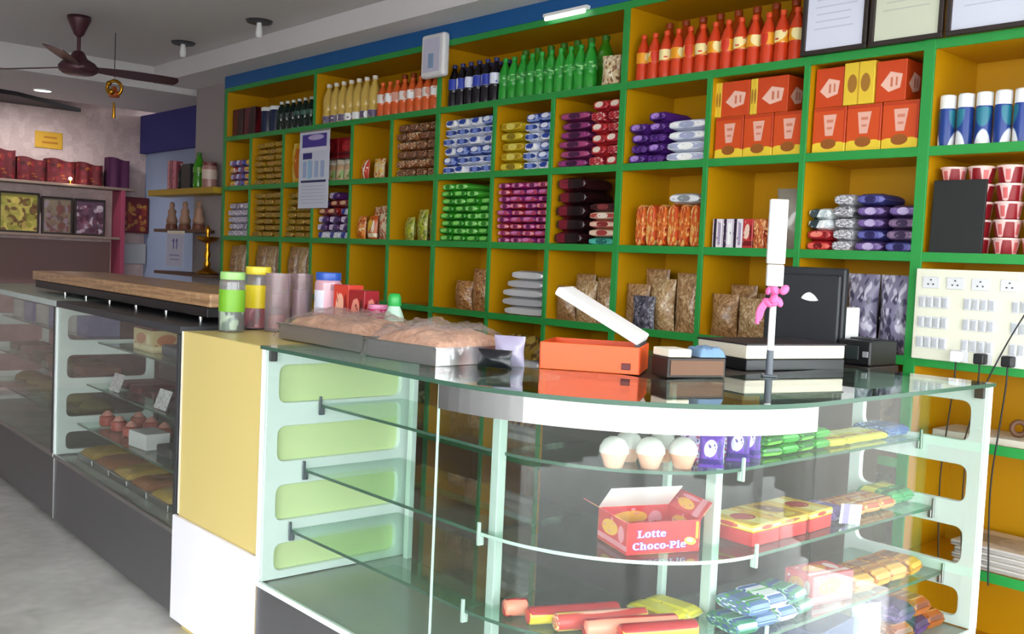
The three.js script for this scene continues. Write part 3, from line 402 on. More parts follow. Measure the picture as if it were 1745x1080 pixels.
// curved corner counter
{
  const c = thing('curved_counter', 'curved glass corner counter with a mirror steel band', 'display counter', [-1.6, 0, 1.6]);
  const plan = (inset) => [...arc(inset), [RX, CZ], [RX, RZ], [CX, RZ]];
  wpart('base', flat(plan(0.002), 0.02, 0.312), M.darkSteel, c); wpart('deck', flat(plan(0.006), 0.3125, 0.325), M.deck, c); wpart('plinth', flat(plan(0.05), 0, 0.021), M.black, c);
  wpart('base_trim', band(-0.004, 0.014, 0.313, 0.33), M.mdf, c, 'pale trim strip');
  wpart('front_glass', band(-0.002, 0.004, 0.331, 1.0), M.glass, c);
  wpart('steel_band', band(-0.004, 0.012, 0.997, 1.0555), M.steel, c, 'mirror steel band');
  const t = wpart('glass_top', flat(plan(-0.008), 1.057, 1.067), M.glassTop, c);
  const e = band(-0.0095, 0.0013, 1.0565, 1.0675).translate(1.6, 0, -1.6); part('edge', e, M.glassEdge, t);
  wpart('upright_post', rbx(CX + 0.0005, CX + 0.03, 0.326, 1.0, 1.745, 1.772, 0.003), M.post, c); wpart('upright_post', rbx(-1.55, -1.518, 0.326, 1.0, CZ + 0.001, CZ + 0.03, 0.003), M.post, c);
  wpart('upright_post', rbx(RX + 0.001, RX + 0.02, 0.326, 1.056, CZ + 0.001, CZ + 0.02, 0.003), M.post, c);
  SHV.forEach((y, i) => {
    const ins = [0.194, 0.142, 0.1][i], pl = [...arc(ins), [RX + 0.03, CZ], [RX + 0.03, RZ + 0.03], [CX, RZ + 0.03]];
    const s = wpart('glass_shelf', flat(pl, y - 0.004, y + 0.004), M.glassShelf, c, 'curved glass shelf');
    part('shelf_edge', band(ins - 0.0015, 0.0015, y - 0.0042, y + 0.0042).translate(1.6, 0, -1.6), i === 1 ? M.paleEdge : M.glassEdge, s);
    wpart('shelf_clip', clip(CX + 0.006, y, FZ - ins + 0.004), M.post, c); wpart('shelf_clip', clip(FX - ins + 0.004, y, CZ + 0.006, Math.PI / 2), M.post, c);
  });
}
// wing towards the shelving
{
  const c = thing('glass_counter', 'glass display counter wing full of snacks running to the shelving', 'display counter', [-1.48, 0, 0.88]), z0 = 0.41;
  wpart('base', rbx(RX, FX - 0.002, 0.02, 0.312, z0, CZ - 0.001, 0.003), M.darkSteel, c); wpart('deck', bx(RX, FX - 0.004, 0.312, 0.325, z0 + 0.02, CZ - 0.002), M.deck, c); wpart('plinth', bx(RX + 0.02, FX - 0.04, 0, 0.021, z0 + 0.02, CZ - 0.02), M.black, c);
  wpart('base_trim', rbx(FX - 0.01, FX + 0.004, 0.313, 0.33, z0, CZ - 0.001, 0.003), M.mdf, c, 'pale trim strip');
  wpart('end_panel', comb(0.42).rotateY(Math.PI).translate(FX - 0.008, 0, z0 + 0.019), M.mdf, c, 'white slotted end panel');
  wpart('front_post', rbx(FX - 0.006, FX + 0.004, 0.331, GT, z0 - 0.002, z0 + 0.016, 0.002), M.white, c);
  wpart('corner_bracket', rbx(FX - 0.035, FX - 0.008, 1.02, 1.055, z0 + 0.022, z0 + 0.036, 0.002), M.darkGrey, c);
  SHV.forEach((y, i) => {
    const x1 = FX - [0.194, 0.142, 0.1][i], s = wpart('glass_shelf', bx(RX + 0.03, x1, y - 0.004, y + 0.004, z0 + 0.023, CZ - 0.004), M.glassShelf, c);
    part('shelf_edge', bx(x1 + 1.48, x1 + 1.482, y - 0.0042, y + 0.0042, z0 + 0.023 - 0.88, CZ - 0.004 - 0.88), M.glassEdge, s);
    wpart('shelf_clip', clip(x1 + 0.005, y, z0 + 0.03, Math.PI / 2), M.steelBrushed, c);
  });
  wpart('front_glass', bx(FX - 0.002, FX + 0.002, 0.331, GT, z0 + 0.018, CZ - 0.004), M.glass, c);
  const t = wpart('glass_top', bx(RX, FX + 0.008, 1.057, 1.067, z0 - 0.006, CZ), M.glassTop, c);
  part('edge', bx(FX + 0.0082 + 1.48, FX + 0.0095 + 1.48, 1.0565, 1.0675, z0 - 0.006 - 0.88, CZ - 0.88), M.glassEdge, t);
}
// dark cash desk behind the wing
{
  const d = thing('cash_desk', 'dark wooden cash desk behind the glass wing', 'desk', [-1.98, 0, 0.75]);
  wpart('top', rbx(-2.25, -1.706, 1.035, 1.062, 0.12, 1.36, 0.004), M.darkWood, d); wpart('body', rbx(-2.22, -1.74, 0, 1.034, 0.16, 1.32, 0.004), M.darkWood, d);
}
// ---------------------------------------------------------------- on top of the counters
const TOP = 1.0675;
function jar(name, label, x, z, r, h, body, lidMat, lab, inner) {
  const j = thing(name, label, 'jar', [x, 1.0635, z]);
  part('body', lathe([[0, 0], [r * 0.92, 0], [r, 0.006], [r, h * 0.82], [r * 0.86, h * 0.88]], 22), body, j);
  part('lid', lathe([[r * 0.86, h * 0.87], [r * 0.95, h * 0.875], [r * 0.95, h * 0.985], [r * 0.88, h], [0, h]], 22), lidMat, j);
  if (lab) part('label', lathe([[r * 1.001, h * 0.34], [r * 1.012, h * 0.345], [r * 1.012, h * 0.7], [r * 1.001, h * 0.705]], 22), lab, j);
  if (inner) part('contents', lathe([[0, 0.004], [r * 0.9, 0.004], [r * 0.95, 0.01], [r * 0.95, h * inner[1]], [0, h * inner[1]]], 16), inner[0], j);
  return j;
}
const plasticClear = phy(0xe6e6ea, 0.06, { transmission: 0.85, thickness: 0 });
jar('candy_jar', 'clear jar with a green lid and a green label', -3.365, 1.79, 0.046, 0.215, plasticClear, phy(0x9ccf7c, 0.35), phy(0x74b024, 0.4), [wrapper('#1f3a24', '#c2e0b0', '#3a6a3a', 3), 0.55]);
jar('candy_jar', 'clear jar with a yellow lid and a bright yellow label', -3.47, 1.635, 0.05, 0.235, plasticClear, phy(0xe6d238, 0.35), phy(0xf0da20, 0.4), [wrapper('#c23a4a', '#f08a9a', '#8c2a3a', 3), 0.5]);
for (const [x, z] of [[-3.355, 1.615], [-3.39, 1.5]]) { const s = thing('straw_holder', z > 1.55 ? 'clear cylinder with a pale rim beside the yellow-lidded jar' : 'clear cylinder with a pale rim beside the blue-lidded jar', 'container', [x, 1.0635, z], 0, 'clear cylinders'); part('cylinder', lathe([[0, 0], [0.042, 0], [0.046, 0.004], [0.046, 0.21], [0.048, 0.214], [0.044, 0.214], [0.0435, 0.01], [0, 0.01]], 22), phy(0xe6dadd, 0.05, { transmission: 0.85, thickness: 0 }), s); part('contents', cyl(0.03, 0.03, z > 1.55 ? 0.05 : 0.14, 14).translate(0, 0.011, 0), phy(z > 1.55 ? 0xc88a7a : 0xd6ccd2, 0.5), s); }
jar('candy_jar', 'pink jar with a blue lid behind the sweet tray', -3.275, 1.45, 0.05, 0.225, phy(0xe6b4c2, 0.12, { transmission: 0.3, thickness: 0 }), phy(0x2f5ab8, 0.35), wrapper('#dfe0f0', '#e8b4c4', '#4a62b4', 2), [wrapper('#d87a9a', '#f2c2d0', '#b04a7a', 3), 0.7]);
for (const [x, z, h, i] of [[-3.15, 1.44, 0.185, 0], [-3.045, 1.44, 0.17, 1]]) one('sweet_box', ['red', 'dark red'][i] + ' carton standing behind the sweet tray', 'carton', cartonGeo(0.085, h, 0.07), i ? wrapper('#9c1a26', '#e08a7a', '#5a1018', 0) : wrapper('#d2402f', '#f2b49a', '#8c1a20', 0), [x, 1.0635, z], [0, 0.12, 0]);
jar('candy_jar', 'small magenta jar next to the green-capped bottle', -2.955, 1.44, 0.036, 0.125, phy(0xc82a6a, 0.2), phy(0xe08ab0, 0.35));
{ const b = thing('sauce_bottle', 'small pale bottle with a green cap behind the tray', 'bottle', [-2.85, 1.0635, 1.445]); part('body', lathe([[0, 0], [0.03, 0], [0.034, 0.006], [0.034, 0.09], [0.022, 0.12], [0.018, 0.128]], 18), phy(0xbfe0cc, 0.2), b); part('cap', lathe([[0.019, 0.126], [0.024, 0.128], [0.023, 0.155], [0.018, 0.168], [0, 0.17]], 16), phy(0x2fae4e, 0.35), b); part('label', lathe([[0.0343, 0.02], [0.0347, 0.021], [0.0347, 0.075], [0.0343, 0.076]], 18), phy(0x6fc49a, 0.4), b); }
one('spice_pot', 'tiny grey pot behind the sweet trays', 'pot', lathe([[0, 0], [0.025, 0], [0.028, 0.01], [0.028, 0.05], [0.02, 0.06], [0, 0.06]], 14), M.grey, [-2.74, TOP, 1.42]);
// trays of sweets under film
const sweetTex = noiseTex(128, (a, b, c) => { const t = 30 * (b - 0.5) + 46 * (c - 0.5); return [194 + t, 150 + t, 120 + t]; });
const sweets = phy(0xffffff, 0.55, { map: sweetTex });
const film = phy(0xfbf8f8, 0.05, { transmission: 0.95, thickness: 0, side: THREE.DoubleSide });
function hump(w, d, h, n, v, edge = 0.0) {     // bumpy cushion surface, closed below
  const g = new THREE.PlaneGeometry(w, d, n, n).rotateX(-Math.PI / 2), p = g.attributes.position;
  for (let i = 0; i < p.count; i++) { const x = p.getX(i) / w * 2, z = p.getZ(i) / d * 2, e = Math.max(0, (1 - Math.pow(Math.abs(x), 6)) * (1 - Math.pow(Math.abs(z), 6))); p.setY(i, edge + h * Math.pow(e, 0.6) * (0.86 + 0.1 * Math.sin(5 * x + v) * Math.cos(4 * z + v * 2) + 0.05 * Math.sin(17 * x + 3 * z + v) + 0.04 * Math.sin(13 * z - 5 * x + v) + (n > 30 ? 0.05 * Math.sin(29 * x + 11 * z) * Math.sin(23 * z - 9 * x + v) : 0))); }
  g.computeVertexNormals(); return g;
}
function tray(x0, x1, z0, z1, lab, turn, v) {
  const w = x1 - x0, d = z1 - z0, t = thing('sweet_tray', lab, 'tray', [(x0 + x1) / 2, TOP, (z0 + z1) / 2], turn), h = 0.05;
  part('pan', [bx(-w / 2, w / 2, 0, 0.002, -d / 2, d / 2), bx(-w / 2, w / 2, 0, h, d / 2 - 0.002, d / 2), bx(-w / 2, w / 2, 0, h, -d / 2, -d / 2 + 0.002), bx(-w / 2, -w / 2 + 0.002, 0, h, -d / 2, d / 2), bx(w / 2 - 0.002, w / 2, 0, h, -d / 2, d / 2), rbx(-w / 2 - 0.008, w / 2 + 0.008, h, h + 0.003, d / 2 - 0.002, d / 2 + 0.01, 0.001, 1), rbx(-w / 2 - 0.008, w / 2 + 0.008, h, h + 0.003, -d / 2 - 0.01, -d / 2 + 0.002, 0.001, 1)], M.steelBrushed, t);
  part('sweets', hump(w - 0.012, d - 0.012, 0.065, 28, v, 0.028), sweets, t, 'brown sweet slab');
  part('film', hump(w + 0.03, d + 0.03, 0.112, 56, v + 1.3, 0.004), film, t, 'crinkled clear film');
}
tray(-3.06, -2.53, 1.51, 1.77, 'long steel tray of brown sweets under clear film beside the jars', -0.02, 0.4);
tray(-2.47, -2.17, 1.5, 1.8, 'steel tray of brown sweets under crinkled film beside the orange box', 0.08, 2.1);
one('plastic_bag', 'dark crumpled bag tucked beside the orange box', 'bag', bag(0.1, 0.05, 0.05, 4), phy(0x17171d, 0.3), [-2.085, TOP, 1.64], [0, 0.5, 0]);
one('plastic_bag', 'lilac crumpled plastic bag leaning on the orange box', 'bag', bag(0.09, 0.085, 0.06, 2), phy(0xc8c0dc, 0.15, { transmission: 0.4, thickness: 0, side: THREE.DoubleSide }), [-2.105, TOP, 1.57], [0, 0.6, 0]);
// orange box with its white lid swung open
{
  const b = thing('cash_box', 'bright orange box with its white lid tilted open', 'box', [-1.975, TOP, 1.36], 0.6), w = 0.14, d = 0.1, h = 0.075;
  part('body', [rbx(-w, w, 0, 0.004, -d, d, 0.002), rbx(-w, w, 0, h, d - 0.006, d, 0.002), rbx(-w, w, 0, h, -d, -d + 0.006, 0.002), rbx(-w, -w + 0.006, 0, h, -d, d, 0.002), rbx(w - 0.006, w, 0, h, -d, d, 0.002)], M.orange, b);
  const lid = part('lid', at(rbx(-0.27, 0, 0, 0.024, -d, d, 0.006), w - 0.01, h + 0.004, 0, 0, 0, -0.5), M.white, b, 'thick white lid');
  part('hinge', at(cyl(0.008, 0.008, 0.16, 10).translate(0, -0.08, 0), w - 0.012, h + 0.002, 0, Math.PI / 2), M.darkGrey, lid);
  part('latch', rbx(w - 0.05, w - 0.025, 0.012, 0.03, d, d + 0.006, 0.002), M.maroon, b);
}
// dark wooden box, papers, book
{
  const b = thing('wooden_box', 'low dark brown box beside the orange box', 'box', [-1.735, TOP, 1.24], 1.2);
  part('body', rbx(-0.09, 0.09, 0, 0.055, -0.045, 0.045, 0.004), M.darkWood, b); part('front_panel', rbx(-0.082, 0.082, 0.008, 0.048, 0.0452, 0.048, 0.001, 1), M.brown, b);
}
one('paper_bundle', 'white sheaf of paper lying on the low dark box', 'paper', rbx(-0.05, 0.02, 0, 0.022, -0.045, 0.045, 0.004), M.cream, [-1.745, TOP + 0.0562, 1.28], [0, 1.2, 0]);
one('cloth', 'folded grey blue cloth on the low dark box', 'cloth', at(hump(0.085, 0.09, 0.03, 14, 3), 0, 0, 0), phy(0x6f8fb0, 0.85), [-1.718, TOP + 0.0565, 1.192], [0, 1.2, 0]);
{
  const b = thing('ledger', 'thick cream-edged ledger with a dark cover behind the display pole', 'book', [-1.85, 1.0625, 0.68], 1.32);
  part('stand', rbx(-0.2, 0.2, 0, 0.035, -0.12, 0.12, 0.004), M.black, b); part('pages', rbx(-0.2, 0.2, 0.0365, 0.078, -0.118, 0.118, 0.004), M.cream, b, 'cream page block'); part('cover', [rbx(-0.203, 0.203, 0.078, 0.083, -0.122, 0.122, 0.002, 1)], phy(0x2c2430, 0.45), b, 'dark cover');
}
// customer display pole
{
  const p = thing('display_pole', 'white upright display pole tied with a pink ribbon', 'pole', [-1.64, TOP, 0.996], 0.75);
  part('foot', [rbx(-0.02, 0.02, 0, 0.006, -0.02, 0.02, 0.002), cyl(0.011, 0.01, 0.075, 12)], M.tinted, p); part('pole', cyl(0.0095, 0.0095, 0.19, 14).translate(0, 0.07, 0), M.white, p); part('neck', rbx(-0.023, 0.023, 0.256, 0.317, -0.014, 0.014, 0.005), M.white, p); part('head', rbx(-0.025, 0.025, 0.319, 0.5, -0.012, 0.012, 0.004), M.white, p);
  const pet = []; for (let i = 0; i < 9; i++) pet.push(at(new THREE.SphereGeometry(0.017, 8, 6).scale(1, 0.7, 0.5), rr(-0.03, 0.028), 0.225 + rr(-0.018, 0.026), 0.014 + rr(-0.006, 0.012), rr(-0.6, 0.6), rr(0, 3), rr(0, 3)));
  for (let i = 0; i < 3; i++) pet.push(tube([[-0.01 - i * 0.006, 0.22, 0.016], [-0.03 - i * 0.006, 0.19, 0.02], [-0.036 - i * 0.004, 0.165 - i * 0.008, 0.016]], 0.006, 8, 5));
  part('ribbon', pet, M.pink, p, 'pink ribbon bow');
}
// monitor and printer on the desk
{
  const m = thing('monitor', 'black monitor seen from behind with a small white emblem', 'monitor', [-1.99, 1.0625, 0.28], 0.12);
  part('foot', rbx(-0.07, 0.07, 0, 0.01, -0.06, 0.06, 0.004), M.black, m); part('stand', rbx(-0.02, 0.02, 0.01, 0.1, -0.02, 0.006, 0.004), M.black, m);
  part('casing', [rbx(-0.15, 0.15, 0.03, 0.325, -0.02, 0.012, 0.008), rbx(-0.105, 0.14, 0.05, 0.3, 0.012, 0.03, 0.008)], phy(0x24262c, 0.42), m);
  const e = new THREE.Shape(); e.moveTo(-0.03, 0); e.quadraticCurveTo(-0.02, 0.02, 0, 0.022); e.quadraticCurveTo(0.02, 0.016, 0.034, -0.006); e.quadraticCurveTo(0, -0.014, -0.03, 0);
  part('emblem', at(new THREE.ExtrudeGeometry(e, { depth: 0.0012, bevelEnabled: false, curveSegments: 6 }), 0.03, 0.215, 0.0302), M.white, m, 'white leaf shaped emblem');
  part('cable', tube([[0.06, 0.05, 0.0], [0.09, 0.02, 0.02], [0.1, 0.006, 0.05], [0.09, 0.006, 0.08]], 0.004, 18, 5), M.black, m);
  const p = thing('receipt_printer', 'black receipt printer beside the monitor', 'printer', [-1.77, 1.0625, 0.225], 0);
  part('body', rbx(-0.062, 0.062, 0, 0.085, -0.09, 0.09, 0.008), M.black, p); part('paper_slot', rbx(-0.05, 0.03, 0.085, 0.091, -0.02, 0.03, 0.002, 1), M.darkGrey, p); part('front_panel', rbx(-0.055, 0.02, 0.02, 0.066, 0.09, 0.0935, 0.002, 1), phy(0x2c3434, 0.3), p); part('button', rbx(0.035, 0.055, 0.03, 0.05, 0.09, 0.095, 0.002, 1), M.grey, p);
  one('white_router', 'thin white upright device standing between monitor and printer', 'router', rbx(-0.02, 0.02, 0, 0.19, -0.045, 0.045, 0.006), M.white, [-1.875, 1.0625, 0.18], [0, 0, 0]);
}
// ---------------------------------------------------------------- goods inside the curved corner and the wing
{
  const y1 = SHV[0] + 0.0046, y2 = SHV[1] + 0.0046, y3 = SHV[2] + 0.0046, y0 = 0.3255;
  // top shelf
  const tub = new THREE.Group(); part('bowl', lathe([[0, 0], [0.022, 0], [0.034, 0.034], [0.036, 0.036]], 16), phy(0xf2b8a0, 0.25), tub); part('dome', lathe([[0.0365, 0.0355], [0.0355, 0.05], [0.026, 0.066], [0.012, 0.074], [0, 0.075]], 16), phy(0xfaf4f2, 0.1, { transmission: 0.3, thickness: 0 }), tub);
  [[-1.63, 1.64], [-1.58, 1.565], [-1.665, 1.55], [-1.62, 1.473], [-1.538, 1.492]].forEach(([x, z], i) => place(tub, 'dessert_tub', `peach tub with a white dome lid, ${ORD[i]} from the curved shelf front`, 'tub', [x, y1, z], i, 'peach dessert tubs'));
  const pw = [wrapper('#6a3ab0', '#e6d8f8', '#3a1e7a', 0), wrapper('#e0d0f2', '#5a2aa0', '#c23a8a', 3)];
  for (let i = 0; i < 5; i++) one('wafer_packet', `purple and white packet, ${ORD[i]} from the peach tubs`, 'packet', bag(0.062, 0.085, 0.035, i), pw[i % 2], [[-1.5, -1.58, -1.515, -1.585, -1.53][i], y1, [1.43, 1.405, 1.3, 1.28, 1.23][i]], [0, 0.8, 0], 'purple packets on the top glass shelf');
  const gp = [wrapper('#2a8c2a', '#7ac24a', '#145a1c', 3), wrapper('#3a9c34', '#a8d86a', '#1f6a24', 0)];
  for (let i = 0; i < 8; i++) one('candy_packet', `green packet on the glass shelf, ${ORD[i % 4]} from the purple packets, ${i > 3 ? 'upper' : 'lower'} layer`, 'packet', packet(0.1, 0.028, 0.075), gp[i % 2], [-1.545 + (i >> 2) * 0.0, y1 + (i >> 2) * 0.0292, 1.16 - (i % 4) * 0.078], [0, rr(-0.15, 0.15), 0], 'green packets on the top glass shelf');
  for (let i = 0; i < 4; i++) one('candy_packet', `yellow packet on the top glass shelf, ${ORD[i]} from the green packets`, 'packet', packet(0.12, 0.024, 0.075), wrapper('#e2d63a', '#f6f0a0', '#c28a2a', 1), [-1.55, y1, 0.845 - i * 0.078], [0, rr(-0.12, 0.12), 0], 'yellow packets on the top glass shelf');
  for (let i = 0; i < 2; i++) one('candy_packet', `blue packet on the top glass shelf, ${ORD[i]} from the yellow packets`, 'packet', packet(0.13, 0.035, 0.06), wrapper('#2f5a9c', '#a0c2e6', '#1c3a6a', 3), [-1.555, y1, 0.535 - i * 0.065], [0, rr(-0.1, 0.1), 0], 'blue packets on the top glass shelf');
  // middle shelf: the open red box with its lettering
  const face = phy(0xffffff, 0.35, { map: canvas(256, 128, (g, w, h) => {
    g.fillStyle = '#d41a22'; g.fillRect(0, 0, w, h); g.fillStyle = '#b8121c'; g.fillRect(0, 0, w, 10);
    g.font = 'bold 38px serif'; g.textAlign = 'left'; g.lineWidth = 6; g.strokeStyle = '#6a2a8c'; g.fillStyle = '#fdf2f6';
    g.strokeText('Lotte', 36, 60); g.fillText('Lotte', 36, 60); g.strokeText('Choco-Pie', 20, 108); g.fillText('Choco-Pie', 20, 108);
    g.fillStyle = '#f2c24a'; g.beginPath(); g.ellipse(222, 84, 22, 15, 0.4, 0, 7); g.fill(); g.fillStyle = '#fff2c2'; g.beginPath(); g.ellipse(220, 80, 12, 8, 0.4, 0, 7); g.fill(); g.fillStyle = '#e8941e'; g.fillRect(240, 6, 10, 70);
  }) });
  const rs = wrapper('#d2202a', '#f2b03a', '#e88a9a', 0);
  { const b = thing('snack_box', 'open red box with white lettering on the middle glass shelf', 'box', [-1.612, y2, 1.52], 1.2), w = 0.1, d = 0.08, h = 0.078;
    part('front_panel', bx(-w, w, 0, h, d - 0.002, d), face, b, 'red panel with white lettering'); part('walls', [bx(-w, w, 0, h, -d, -d + 0.002), bx(-w, -w + 0.002, 0, h, -d, d), bx(w - 0.002, w, 0, h, -d, d), bx(-w, w, 0, 0.002, -d, d)], rs, b);
    part('lid_flap', at(bx(-w, w, 0, 0.0015, 0, 0.09), 0, h, -d, -0.75), M.white, b, 'pale inside of the lid'); part('side_flap', at(bx(0, 0.05, 0, 0.0015, -d, d), w, h, 0, 0, 0, 0.9), rs, b); part('side_flap', at(bx(-0.05, 0, 0, 0.0015, -d, d), -w, h, 0, 0, 0, -0.5), rs, b);
    part('inner_packet', [0, 1, 2].map((i) => packet(0.055, 0.045, 0.12).clone().translate(-0.06 + i * 0.06, 0.003, 0)), wrapper('#b81a24', '#e86a4a', '#7a1016', 0), b); }
  const ry = [wrapper('#e8b81e', '#f6e08a', '#c22a1e', 4), wrapper('#d8a01a', '#8c4a14', '#f2d05a', 0)];
  for (let i = 0; i < 3; i++) { const b = thing('biscuit_box', `flat red box with a yellow top, ${ORD[i]} from the open red box`, 'box', [-1.52, y2, 1.255 - i * 0.125], rr(-0.08, 0.08), 'red and yellow boxes'); part('tray', rbx(-0.075, 0.075, 0, 0.035, -0.058, 0.058, 0.003), M.red, b); part('lid', rbx(-0.077, 0.077, 0.0355, 0.055, -0.06, 0.06, 0.004), ry[i % 2], b); }
  one('candy_packet', 'violet packet with a white card on the middle glass shelf', 'packet', packet(0.13, 0.04, 0.08), wrapper('#8a6ab8', '#c8b4e0', '#5a3a8c', 3), [-1.52, y2, 0.875], [0, 0.05, 0]);
  one('price_card', 'white card with violet print leaning on the violet packet', 'card', rbx(-0.05, 0.05, 0, 0.055, -0.001, 0.001, 0.0008, 1), wrapper('#f6f4fa', '#8a7ac0', '#c8b8e0', 2), [-1.435, y2, 0.87], [-0.15, 1.5, 0]);
  for (let i = 0; i < 3; i++) one('candy_packet', `orange cream packet, ${ORD[i]} from the violet packet with a card`, 'packet', packet(0.13, 0.035, 0.08), wrapper('#d8985a', '#f2d8a8', '#b04a2a', 3), [-1.52, y2, 0.775 - i * 0.085], [0, rr(-0.1, 0.1), 0], 'orange cream packets');
  for (let i = 0; i < 2; i++) one('candy_packet', `green and yellow packet, ${ORD[i]} from the orange cream packets`, 'packet', packet(0.13, 0.045, 0.06), wrapper('#3a9a5a', '#d8d24a', '#1f6a3a', 1), [-1.53, y2, 0.53 - i * 0.065], [0, rr(-0.1, 0.1), 0], 'green and yellow packets');
  // lowest shelf
  const roll = (len, r) => cached(`rl${len}`, () => at(lathe([[0, 0], [r * 0.8, 0], [r, 0.006], [r, len - 0.006], [r * 0.8, len], [0, len]], 14), 0, 0, 0, Math.PI / 2).translate(0, r, -len));
  const rc = [wrapper('#c81e24', '#f0927a', '#8c1218', 1), wrapper('#d2342a', '#f2d03a', '#a81a1e', 4), wrapper('#c23a34', '#e8c25a', '#f0b0a0', 3)];
  [[-1.825, 1.8, 0.06], [-1.75, 1.79, 0.24], [-1.68, 1.765, 0.24], [-1.61, 1.735, 0.24], [-1.54, 1.69, 0.2]].forEach(([x, z, len], i) => one('wafer_roll', i ? `long red and yellow wafer roll, ${ORD[i - 1]} from the short red roll` : 'short red roll at the end of the row of wafer rolls', 'roll', roll(len, 0.022), rc[i % 3], [x, y3, z], [0, -0.42, 0], i ? 'red and yellow wafer rolls' : undefined));
  for (let i = 0; i < 2; i++) one('wafer_packet', `bright yellow packet behind the wafer rolls, ${ORD[i]} from the rolls`, 'packet', packet(0.15, 0.03, 0.06), wrapper('#e8d822', '#f6f2a0', '#c8a01a', 4), [-1.6, y3, 1.485 - i * 0.064], [0, 0.08, 0], 'bright yellow packets');
  const bg = [wrapper('#2f7a5a', '#a0d8c0', '#1f4a8a', 3), wrapper('#4a6a9c', '#d2e2ea', '#2a8a3a', 3), wrapper('#e6eaf0', '#3a5aa8', '#4ab04a', 3)];
  for (let i = 0; i < 7; i++) one('sweet_bag', `blue, green and white bag in the heap, ${ORD[i]} from the wafer rolls`, 'bag', packet(0.12, 0.038, 0.075), bg[i % 3], [-1.44 - (i % 2) * 0.005, y3 + (i > 3 ? 0.0385 : 0), 1.39 - (i % 4) * 0.082 - (i > 3 ? 0.04 : 0)], [0, rr(-0.2, 0.2), 0], 'blue and green sweet bags');
  one('biscuit_carton', 'pale red carton with an orange spot on the lowest glass shelf', 'carton', cartonGeo(0.16, 0.08, 0.1), wrapper('#e0525a', '#f2a03a', '#f6d8d8', 0), [-1.45, y3, 0.985], [0, 1.4, 0]);
  for (let i = 0; i < 4; i++) one('bun_packet', `orange brown bun packet, ${ORD[i]} from the pale red carton`, 'packet', packet(0.14, 0.05, 0.085), wrapper('#c8781e', '#e8a84a', '#8c4a1a', 3), [-1.45, y3, 0.84 - i * 0.092], [0, rr(-0.15, 0.15), 0], 'bun packets');
  // deck
  one('storage_box', 'dark blue box standing on the counter deck', 'box', cartonGeo(0.2, 0.1, 0.2), phy(0x2f3f6c, 0.45), [-1.48, y0, 1.0], [0, 0.1, 0]);
  for (let i = 0; i < 2; i++) one('plastic_bag', `crumpled pale blue plastic bag on the deck, ${ORD[i]} from the wing glass`, 'bag', bag(0.1, 0.12, 0.08, i + 2), phy(0xd2e0ec, 0.15, { transmission: 0.4, thickness: 0, side: THREE.DoubleSide }), [-1.4 - i * 0.12, y0, 0.81], [0, 1.2, 0], 'pale blue plastic bags');
  for (let i = 0; i < 5; i++) one('bun_packet', `${i % 2 ? 'violet' : 'brown'} packet on the counter deck, ${ORD[i % 3]} from the pale bags, ${i > 2 ? 'upper' : 'bottom'} layer`, 'packet', packet(0.14, 0.055, 0.09), i % 2 ? wrapper('#5a3a7a', '#8a6aa8', '#3a2450', 3) : wrapper('#a8561e', '#d89a5a', '#6a2a14', 3), [-1.4, y0 + (i > 2 ? 0.0562 : 0), 0.7 - (i % 3) * 0.095], [0, rr(-0.15, 0.15), 0], 'packets on the deck');
}
